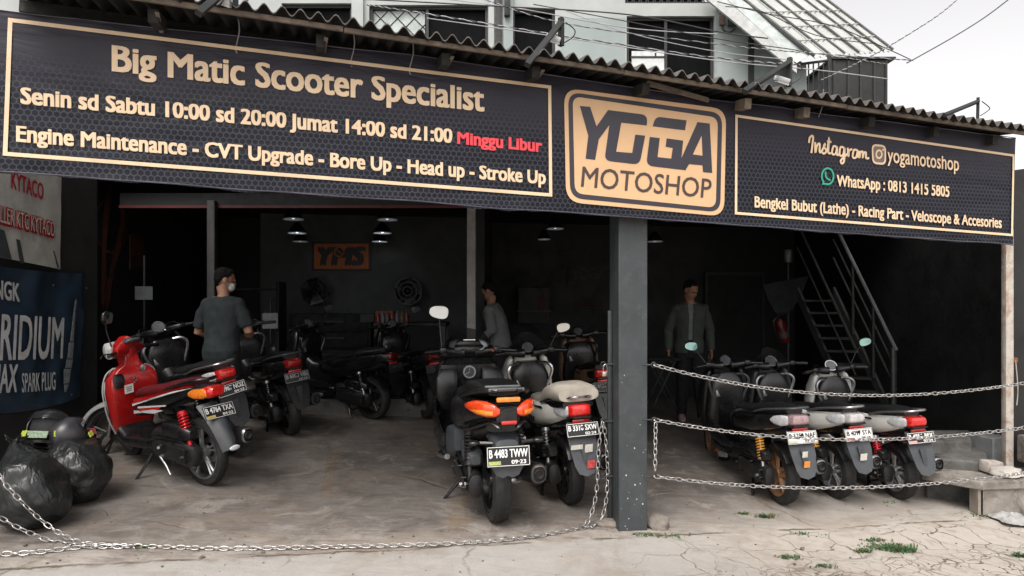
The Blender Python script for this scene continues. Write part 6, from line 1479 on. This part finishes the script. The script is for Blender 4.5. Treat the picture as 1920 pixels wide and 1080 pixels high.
# ---------------------------------------------------------------- middle and right bays
t = thing("display_window", "dim interior window with a pink strip behind the man in the grey jumper", "window", P(1015, 606, 10.6))
mb = MB(); wallrect(mb, 972, 540, 1030, 606, 10.9, .03); mb_child("pane", mb, mat("dim_glass", (.030, .031, .031), .6), t, smooth=False)
mb = MB(); wallrect(mb, 1010, 552, 1024, 584, 10.885, .01); mb_child("pink_strip", mb, mat("strip_pink_dim", (.08, .025, .035), .7), t, smooth=False)
mb = MB(); wallrect(mb, 968, 582, 1034, 585, 10.87, .02); mb_child("cross_rail", mb, mat("rail_grey", (.06, .06, .058), .6), t, smooth=False)
t = thing("rear_sign", "unlit dark sign with grey outlined letters deep in the middle bay", "sign", P(1100, 530, 11.1))
mb = MB(); wallrect(mb, 1066, 497, 1142, 532, 11.15, .03); mb_child("board", mb, mat("rear_board", (.014, .014, .014), .6), t, smooth=False)
mb = MB(); a, b, c = P(1072, 524, 11.14), P(1136, 524, 11.14), P(1072, 503, 11.14); put_text(mb, "YOGA", a, Vector((1, 0, 0)), Vector((0, 0, 1)), b.x-a.x, c.z-a.z, .03); mb_child("lettering", mb, mat("rear_letters", (.03, .03, .029), .6), t, smooth=False)
mb = MB()
for k in range(3): wallrect(mb, 1076, 563+6*k, 1132, 566+6*k, 11.15, .01)
o = mb.build("notice_strip", mat("strip_rust", (.05, .018, .012), .7), origin=P(1100, 580, 11.15)); tag(o, "rust coloured lettering strip on the back wall below the unlit sign", "notice")
t = thing("inner_door", "closed black door with a grey frame behind the man in the jacket", "door", P(1380, 760, 11.1))
mb = MB(); wallrect(mb, 1330, 516, 1428, 775, 11.12, .05); mb_child("door_leaf", mb, M_black, t, smooth=False)
mb = MB(); wallrect(mb, 1322, 510, 1434, 516, 11.1, .08); wallrect(mb, 1322, 516, 1329, 775, 11.1, .08); wallrect(mb, 1429, 516, 1434, 775, 11.1, .08); mb_child("door_frame", mb, mat("door_frame_grey", (.028, .032, .031), .6), t, smooth=False)
# fire extinguisher on a stand pole
p = P(1472, 640, 9.0); t = thing("fire_extinguisher", "red fire extinguisher tilted against the pole behind the row of scooters", "extinguisher", p, (R(6), R(-18), 0))
mb = MB(); mb.lathe([(0, 0), (.06, 0), (.065, .02), (.065, .26), (.04, .31), (.02, .33), (0, .33)], 24, 'z'); mb.build("cylinder", mat("extinguisher_red", (.12, .007, .009), .3), t)
mb = MB(); mb.lathe([(.066, .06), (.066, .14)], 24, 'z'); mb.build("paper_band", mat("band_grey", (.07, .07, .075), .6), t)
mb = MB(); mb.tube([(0, 0, .32), (0, 0, .37)], .018, 10); mb.box((.04, 0, .39), (.12, .02, .012)); mb.box((.04, 0, .36), (.09, .02, .012)); mb.build("valve", K_blk, t)
mb = MB(); mb.tube(catmull([(-.01, 0, .36), (-.08, 0, .30), (-.085, 0, .16), (-.075, 0, .05)], 6), .012, 8); mb.build("hose", K_blk, t)
p = P(1478, 720, 9.1); t = thing("flood_stand", "dark work-light pole with a wide cloth reflector behind the scooter row", "work light", P(1478, 745, 9.1))
z0 = P(1478, 745, 9.1).z; c = P(1472, 560, 9.1)
mb = MB(); mb.tube([(p.x, 9.1, gz(p.x, 9.1)), (p.x, 9.1, P(0, 470, 9.1).z)], .016, 8)
for k in range(3): a = k*2.094+.4; mb.tube([(p.x, 9.1, gz(p.x, 9.1)+.35), (p.x+.35*math.cos(a), 9.1+.35*math.sin(a), gz(p.x, 9.1)+.01)], .010, 6)
mb_child("tripod_pole", mb, M_steel, t)
mb = MB(); wl = [P(1430, 534, 9.05), P(1517, 517, 9.05), P(1500, 560, 9.05), P(1478, 588, 9.05), P(1455, 588, 9.05), P(1440, 562, 9.05)]; mb.slab(wl, (0, .05, 0)); mb_child("cloth_reflector", mb, mat("reflector_cloth", (.016, .018, .020), .8, var=.3, vscale=5), t)
mb = MB(); a = P(1478, 482, 9.08); mb.lathe([(0, -.07), (.05, -.07), (.055, 0), (.055, .09), (.05, .10), (0, .10)], 20, 'z', c=a); mb_child("lamp_can", mb, mat("lamp_can", (.16, .165, .16), .4, .4), t)
# folding wire stand right of the pillar
q = P(1240, 765, 8.4); t = thing("folding_stand", "folding tubular stand in the shade just right of the pillar", "stand", q)
for s in (-1, 1):
    mb = MB(); mb.tube([(-.16, s*.18, 0), (.14, s*.18, .62)], .012, 6); mb.build("leg", M_steel, t); mb = MB(); mb.tube([(.16, s*.16, 0), (-.14, s*.16, .62)], .012, 6); mb.build("leg", M_steel, t)
mb = MB(); mb.tube([(-.20, -.2, .62), (.20, -.2, .62), (.20, .2, .62), (-.20, .2, .62), (-.20, -.2, .62)], .012, 6); mb.box((0, 0, .63), (.38, .38, .02)); mb.build("seat", M_cab, t)
# steel stair along the right wall
t = thing("steel_stair", "dark steel open stair with tubular handrails climbing along the right wall", "stair", (4.2, 7.5, .0))
M_str = mat("stair_steel", (.007, .0075, .008), .7, .0, var=.3)
A0, A1 = P(1678, 652, 7.45), P(1562, 415, 8.1)
lo_out, hi_out = Vector((A0.x-.0, A0.y, A0.z)), Vector((A1.x, A1.y, A1.z))
d = hi_out-lo_out
for nm, off, dz, r in (("handrail", (0, 0, 0), 0, .022), ("mid_rail", (0, 0, 0), -.22, .013), ("mid_rail", (0, 0, 0), -.44, .013), ("handrail", (-.36, .18, 0), 0, .018), ("mid_rail", (-.36, .18, 0), -.30, .012)):
    mb = MB(); o_ = Vector(off)+Vector((0, 0, dz)); mb.tube([lo_out+o_-d*.02, hi_out+o_], r, 8); mb_child(nm, mb, mat("handrail_grey", (.075, .08, .085), .5, .2) if nm == "handrail" and off[0] == 0 else M_str, t)
for off in ((0, 0, 0), (-.36, .18, 0)):
    mb = MB(); o_ = Vector(off); a, b = lo_out+o_+Vector((0, 0, -.80)), hi_out+o_+Vector((0, 0, -.80)); mb.slab([a, a+Vector((.03, 0, 0)), a+Vector((.03, 0, -.16)), a+Vector((0, 0, -.16))], b-a); mb_child("stringer", mb, M_str, t, smooth=False)
for k in range(10):
    f = .03+k/10; q = lo_out+d*f+Vector((-.17, .09, -.86)); mb = MB(); mb.box(q, (.34, .16, .025), (0, 0, R(-26))); mb_child("tread", mb, M_str, t)
for f in (0.0, .33, .66):
    q = lo_out+d*f; mb = MB(); mb.tube([q, q+Vector((0, 0, -.85 if f else -.95))], .018, 8); mb_child("baluster", mb, M_str, t)
q = lo_out+Vector((-.02, 0, 0)); mb = MB(); mb.tube([q, (q.x, q.y, gz(q.x, q.y))], .025, 8); mb_child("newel_post", mb, mat("newel_grey", (.035, .037, .039), .5, .2), t)
# more machines lost in the shade of the left bay
for (px, py, hdg, lab, s) in ((700, 770, 150, "unlit black scooter standing side-on in front of the workbench", .95), (800, 768, 120, "unlit black scooter parked between the workbench and the inner jamb", .95)):
    sport(G(px, py+15), R(hdg), R(4), lab, "scooters in the shade of the left bay", s, K_blk, None, K_blk, K_blk, ("B 3021 KJD",), mat("red_lens_deep_shade", (.10, .004, .004), .25), False, False, K_blk, K_blk, 0, (0, 1), hugger=K_blk, clr=K_blk, pw=mat("plate_white_deep_shade", (.07, .07, .07), .6), mir_glass=K_gauge)  # lamp, turn lenses and plate print coloured dark in place of real shade
# ================================================================= people
def fuse(mb, vox, it=3, fac=.5):
    me = bpy.data.meshes.new("fuse"); me.from_pydata([tuple(v) for v in mb.v], [], mb.f)
    bm = bmesh.new(); bm.from_mesh(me); bmesh.ops.recalc_face_normals(bm, faces=bm.faces[:]); bm.to_mesh(me); bm.free()
    o = bpy.data.objects.new("fuse", me); COL.objects.link(o)
    r = o.modifiers.new("r", 'REMESH'); r.mode = 'VOXEL'; r.voxel_size = vox
    s = o.modifiers.new("s", 'SMOOTH'); s.iterations = it; s.factor = fac
    dg = bpy.context.evaluated_depsgraph_get(); dg.update(); ev = o.evaluated_get(dg); m2 = bpy.data.meshes.new_from_object(ev, depsgraph=dg)
    bpy.data.objects.remove(o); bpy.data.meshes.remove(me)
    return m2
def obj_from(me, name, m, parent, fold=0.0, seed=0.0, freq=9):
    me.materials.clear(); me.materials.append(m)
    if fold:
        ns = [v.normal.copy() for v in me.vertices]
        for v, n in zip(me.vertices, ns):
            c = v.co; f = noise.noise((c.x*freq+seed, c.y*freq, c.z*freq*.8))+.5*noise.noise((c.x*freq*2.2, c.y*freq*2.2+seed, c.z*freq*1.6)); v.co = c+n*fold*f
    me.polygons.foreach_set('use_smooth', [True]*len(me.polygons)); me.name = name
    o = bpy.data.objects.new(name, me); COL.objects.link(o); o.parent = parent; return o
def hand(mb, w, dirv, side, palm_n, curl=.35, S=1.0):
    # w: wrist; dirv: along the hand; palm_n: the way the palm faces; side: which way the thumb leaves
    w = Vector(w); d = Vector(dirv).normalized(); n = Vector(palm_n); n = (n-d*n.dot(d)).normalized(); s = d.cross(n)*side
    M = Matrix((s, d, n)).transposed()
    mb.ell(w+d*.045*S, (.040*S, .052*S, .016*S), M, 14, 8, 2.6)
    for k, (o_, L) in enumerate(((.028, .070), (.010, .080), (-.010, .075), (-.028, .058))):
        b = w+d*.082*S+s*o_*S; a1 = curl*(1+.12*k); p = [b]; ang = a1*.6
        for seg in (.45, .32, .25): p.append(p[-1]+(d*math.cos(ang)+n*math.sin(ang))*L*seg*S); ang += a1
        mb.tube([b-d*.02*S]+p, [.0095*S, .0095*S, .009*S, .0082*S, .0068*S], 8)
    b = w+d*.025*S+s*.030*S; t1 = (d*.75+s*.55+n*.25).normalized(); t2 = (d*.95+s*.15+n*.25).normalized()
    mb.tube([b, b+t1*.035*S, b+t1*.035*S+t2*.03*S, b+t1*.035*S+t2*.052*S], [.013*S, .0115*S, .010*S, .0075*S], 8)
def person(loc, yaw, H, label, pose, skin, top, top_m, leg_m, shoe_m, hair_m, sleeve=1.0, top_fold=.010, group=None, extras=()):
    k = H/1.72; t = thing("person", label, "person", loc, (0, 0, yaw), group); t.scale = (k, k, k)
    bend = pose.get('bend', 0.0)                              # forward stoop of the trunk
    def T(p):                                                 # stoop about the hip
        p = Vector(p); f = sstep(.92, 1.45, p.z); a = bend*f; q = p-Vector((0, 0, .95)); return Vector((q.x, q.y*math.cos(a)+q.z*math.sin(a), q.z*math.cos(a)-q.y*math.sin(a)))+Vector((0, 0, .95)) if p.z > .95 else p
    def torso(mb, g):
        sts = [(.84, 0, -.005, .150, .115), (.93, 0, -.008, .168, .122), (1.04, 0, .0, .150, .105), (1.16, 0, .008, .158, .110), (1.28, 0, .008, .178, .118), (1.37, 0, .0, .186, .108), (1.42, 0, -.008, .160, .085), (1.455, 0, -.012, .100, .066)]
        b = MB(); b.loft([(z, x, y, rx+g, ry+g) for z, x, y, rx, ry in sts], 'z', 26, 2.4); b.v = [T(v) for v in b.v]; mb.add(b.v, b.f)
    sh = {s: T((s*.178, -.005, 1.385)) for s in (-1, 1)}
    el = {1: Vector(pose['elR']), -1: Vector(pose['elL'])}; wr = {1: Vector(pose['wrR']), -1: Vector(pose['wrL'])}
    kn = {s: Vector(pose.get('knR' if s > 0 else 'knL', (s*.10, .015, .48))) for s in (-1, 1)}; an = {s: Vector(pose.get('anR' if s > 0 else 'anL', (s*.115, -.02, .085))) for s in (-1, 1)}
    hy, hp = pose.get('hyaw', 0), pose.get('hpitch', 0)
    nb = T((0, -.012, 1.44)); hc = nb+Vector((0, .030+.03*math.sin(hp), .175)); MH = Matrix.Rotation(hy, 3, 'Z') @ Matrix.Rotation(-hp, 3, 'X')
    def HP(v): return hc+MH @ Vector(v)
    mb = MB(); torso(mb, -.006); mb.tube([nb-Vector((0, 0, .03)), nb+Vector((0, .01, .04)), HP((0, -.015, -.06))], [.062, .054, .056], 14)
    mb.ell(HP((0, -.012, .03)), (.074, .094, .090), MH, 20, 14); mb.ell(HP((0, .022, -.045)), (.056, .066, .066), MH, 18, 12)
    mb.ell(HP((0, .058, -.085)), (.030, .026, .022), MH, 12, 8); mb.ell(HP((0, .088, -.020)), (.013, .022, .026), MH, 10, 8); mb.ell(HP((0, .080, .022)), (.045, .014, .012), MH, 12, 8)
    mb.ell(HP((0, .078, -.055)), (.024, .012, .009), MH, 10, 6)
    for s in (-1, 1): mb.ell(HP((s*.076, -.012, -.008)), (.010, .022, .034), MH, 10, 8)
    for s in (-1, 1):
        mb.tube([sh[s]-Vector((s*.03, 0, 0)), sh[s].lerp(el[s], .35), el[s], el[s].lerp(wr[s], .35), wr[s]], [.058, .050, .041, .042, .028], 14)
        hand(mb, wr[s], Vector(pose['hdR' if s > 0 else 'hdL']), -s*pose.get('flip', 1), Vector(pose['pnR' if s > 0 else 'pnL']), pose.get('curl', .4))
        mb.tube([(s*.085, -.005, .90), (s*.095, .012, .70), kn[s], kn[s].lerp(an[s], .35), an[s]], [.088, .080, .058, .056, .040], 16)
        mb.tube([an[s], an[s]+Vector((s*.005, .05, -.04)), an[s]+Vector((s*.012, .15, -.055))], [.040, .042, .030], 12)
    obj_from(fuse(mb, .0062, 2), "body", skin, t)
    # eyes sit at half the head's height
    mb = MB()
    for s in (-1, 1): mb.ell(HP((s*.030, .075, .004)), (.012, .008, .007), MH, 10, 8)
    mb.build("eyes", mat("eye_dark", (.015, .012, .010), .3), t)
    mb = MB(); vs = []; fs = []; NI, NJ = 30, 14
    bm = MB(); bm.ell(HP((0, -.024, .042)), (.0785, .094, .087), MH, 26, 16); bm.ell(HP((0, -.058, .012)), (.066, .052, .062), MH, 20, 12)
    bm.ell(HP((.01, .018, .098)), (.056, .046, .027), MH, 16, 10)
    hm = fuse(bm, .008, 2)
    obj_from(hm, "hair", hair_m, t, .004, 3, 40)
    # top
    mb = MB(); torso(mb, .014)
    for s in (-1, 1):
        pts = [sh[s]-Vector((s*.05, 0, 0)), sh[s].lerp(el[s], .4), el[s]] if sleeve <= .5 else [sh[s]-Vector((s*.05, 0, 0)), sh[s].lerp(el[s], .4), el[s], el[s].lerp(wr[s], .5), el[s].lerp(wr[s], .95)]
        if sleeve <= .5: pts[2] = sh[s].lerp(el[s], .50+sleeve)
        mb.tube(pts, [.080, .070, .062] if sleeve <= .5 else [.080, .068, .060, .055, .043], 16)
        mb.ell(sh[s]-Vector((s*.02, 0, -.0)), (.07, .075, .06), None, 14, 10)
    tm = fuse(mb, .010, 3)
    if top == 'jacket':
        inner = MB(); torso(inner, -.002); obj_from(fuse(inner, .010, 2), "undershirt", extras[0], t, .003, 1)
        bm2 = bmesh.new(); bm2.from_mesh(tm)
        dl = [f for f in bm2.faces if (lambda c: c.y > .03 and abs(c.x-.01) < .026+.05*max(0, c.z-1.25)+.10*max(0, .98-c.z) and c.z < 1.47)(f.calc_center_median())]
        bmesh.ops.delete(bm2, geom=dl, context='FACES')
        for v in bm2.verts:
            if v.co.z < 1.0 and abs(v.co.x) < .2: v.co.x *= 1+.25*(1.0-v.co.z); v.co.y *= 1+.3*(1.0-v.co.z)
        bm2.to_mesh(tm); bm2.free()
        j = obj_from(tm, "jacket", top_m, t, top_fold, 5); so_ = j.modifiers.new("thickness", 'SOLIDIFY'); so_.thickness = .007
        mb = MB()
        for s in (-1, 1): mb.box((s*.085, .138, 1.27), (.085, .012, .045), (R(-8), 0, 0), .004)
        mb.build("pocket_flaps", top_m, j)
        mb = MB(); cs = []
        for s in (-1, 1): mb.slab([(s*.035, .105, 1.33), (s*.10, .06, 1.44), (s*.085, -.03, 1.475), (s*.05, .02, 1.47)], (s*.006, .010, .006))
        mb.build("collar", top_m, j)
    else:
        obj_from(tm, "jumper" if sleeve > .5 else "t_shirt", top_m, t, top_fold, 2)
    # trousers
    mb = MB(); mb.loft([(.78, 0, -.005, .150, .112), (.86, 0, -.006, .168, .128), (.95, 0, -.004, .166, .122), (1.0, 0, 0, .156, .112)], 'z', 24, 2.4)
    for s in (-1, 1): mb.tube([(s*.08, -.005, .90), (s*.095, .012, .70), kn[s], kn[s].lerp(an[s], .4), an[s]+Vector((0, .005, -.035))], [.100, .094, .074, .070, .064], 18)
    obj_from(fuse(mb, .011, 3), "trousers", leg_m, t, .006, 7, 7)
    for s in (-1, 1):
        mb = MB(); a = an[s]; mb.loft([(a.y-.055, a.x, .045, .030, .040), (a.y-.03, a.x, .055, .042, .052), (a.y+.06, a.x+s*.004, .045, .044, .042), (a.y+.14, a.x+s*.012, .034, .046, .030), (a.y+.19, a.x+s*.014, .026, .036, .022), (a.y+.21, a.x+s*.014, .022, .018, .014)], 'y', 18, 2.6); mb.build("shoe", shoe_m, t)
    return t, HP, MH
SK = mat("skin_tan", (.30, .155, .10), .55, var=.08); HR = mat("hair_black", (.006, .0055, .0055), .85, var=.3, vscale=60, spec=.2)
TR = mat("trousers_black", (.009, .009, .010), .85, var=.3); 
q = P(416, 700, 6.55); q.z = gz(q.x, q.y)
t, HP, MH = person(q, R(-8), 1.73, "man in a dark slate T-shirt seen from behind, wearing a pale mask", dict(elR=(.27, .02, 1.11), elL=(-.27, .03, 1.10), wrR=(.17, .22, 1.06), wrL=(-.15, .24, 1.05), hdR=(-.4, .9, .1), hdL=(.4, .9, .1), pnR=(-.4, 0, .9), pnL=(.4, 0, .9), hyaw=R(-50), hpitch=R(14), bend=R(4)),
    SK, 'shirt', mat("shirt_slate", (.014, .020, .022), .9, var=.15, vscale=5, bmp=.2, bscale=150), TR, mat("shoe_dark", (.02, .02, .02), .6), HR, .32)
mb = MB(); mb.ell(HP((0, .060, -.050)), (.060, .045, .045), MH, 18, 12, 2.3); mk = mb.build("face_mask", mat("mask_pale", (.50, .52, .54), .8), t)
mb = MB()
for s in (-1, 1): mb.tube([HP((s*.055, .06, -.045)), HP((s*.075, .0, -.02)), HP((s*.080, -.025, .0))], .003, 5)
mb.build("mask_strap", mat("mask_pale", (.5, .52, .54), .8), mk)
q = P(938, 740, 8.0); q.z = gz(q.x, q.y)
t, HP, MH = person(q, R(78), 1.66, "man in a grey jumper standing side-on and looking down, behind the black scooter", dict(elR=(.20, .02, 1.10), elL=(-.22, .05, 1.12), wrR=(.12, .26, 1.06), wrL=(-.14, .24, 1.00), hdR=(-.3, .9, -.2), hdL=(.2, .9, -.2), pnR=(-.3, 0, .9), pnL=(.3, 0, .9), hpitch=R(30), bend=R(14)),
    SK, 'jumper', mat("jumper_grey", (.14, .15, .155), .95, var=.1, vscale=6, bmp=.25, bscale=120), TR, mat("shoe_dark", (.02, .02, .02), .6), HR, 1.0, .012)
mb = MB(); mb.loft([(.90, .0, .125, .13, .04), (1.0, 0, .135, .14, .055), (1.15, 0, .16, .13, .06), (1.24, 0, .17, .09, .045)], 'z', 18, 3); mb.build("waist_bag", mat("bag_black", (.010, .010, .011), .7), t)
q = G(1293, 788); 
t, HP, MH = person(q, R(176), 1.79, "man in an olive grey jacket and black trousers looking down beside the scooter row", dict(elR=(.255, -.02, 1.12), elL=(-.25, -.02, 1.12), wrR=(.262, .04, .86), wrL=(-.255, .03, .87), hdR=(.02, .12, -1), hdL=(-.02, .12, -1), pnR=(-1, .1, 0), pnL=(1, .1, 0), hyaw=R(38), hpitch=R(28), bend=R(5), knR=(.09, .02, .48), knL=(-.10, .03, .48), anR=(.10, -.02, .085), anL=(-.15, .03, .085), curl=.45),
    SK, 'jacket', mat("jacket_olive", (.058, .068, .062), .9, var=.15, vscale=6, dirt=(.05, .06, .055), bmp=.2, bscale=120), TR, mat("shoe_pale", (.38, .28, .28), .6, var=.4, vscale=30), HR, 1.0, .011, None, (mat("undershirt_grey", (.20, .215, .225), .9),))
mb = MB(); mb.lathe([(.038, -.008), (.041, -.004), (.041, .004), (.038, .008)], 18, 'z', c=(-.2555, .022, .905), closed=True); mb.build("wristwatch", mat("watch_metal", (.5, .4, .3), .3, .8), t)
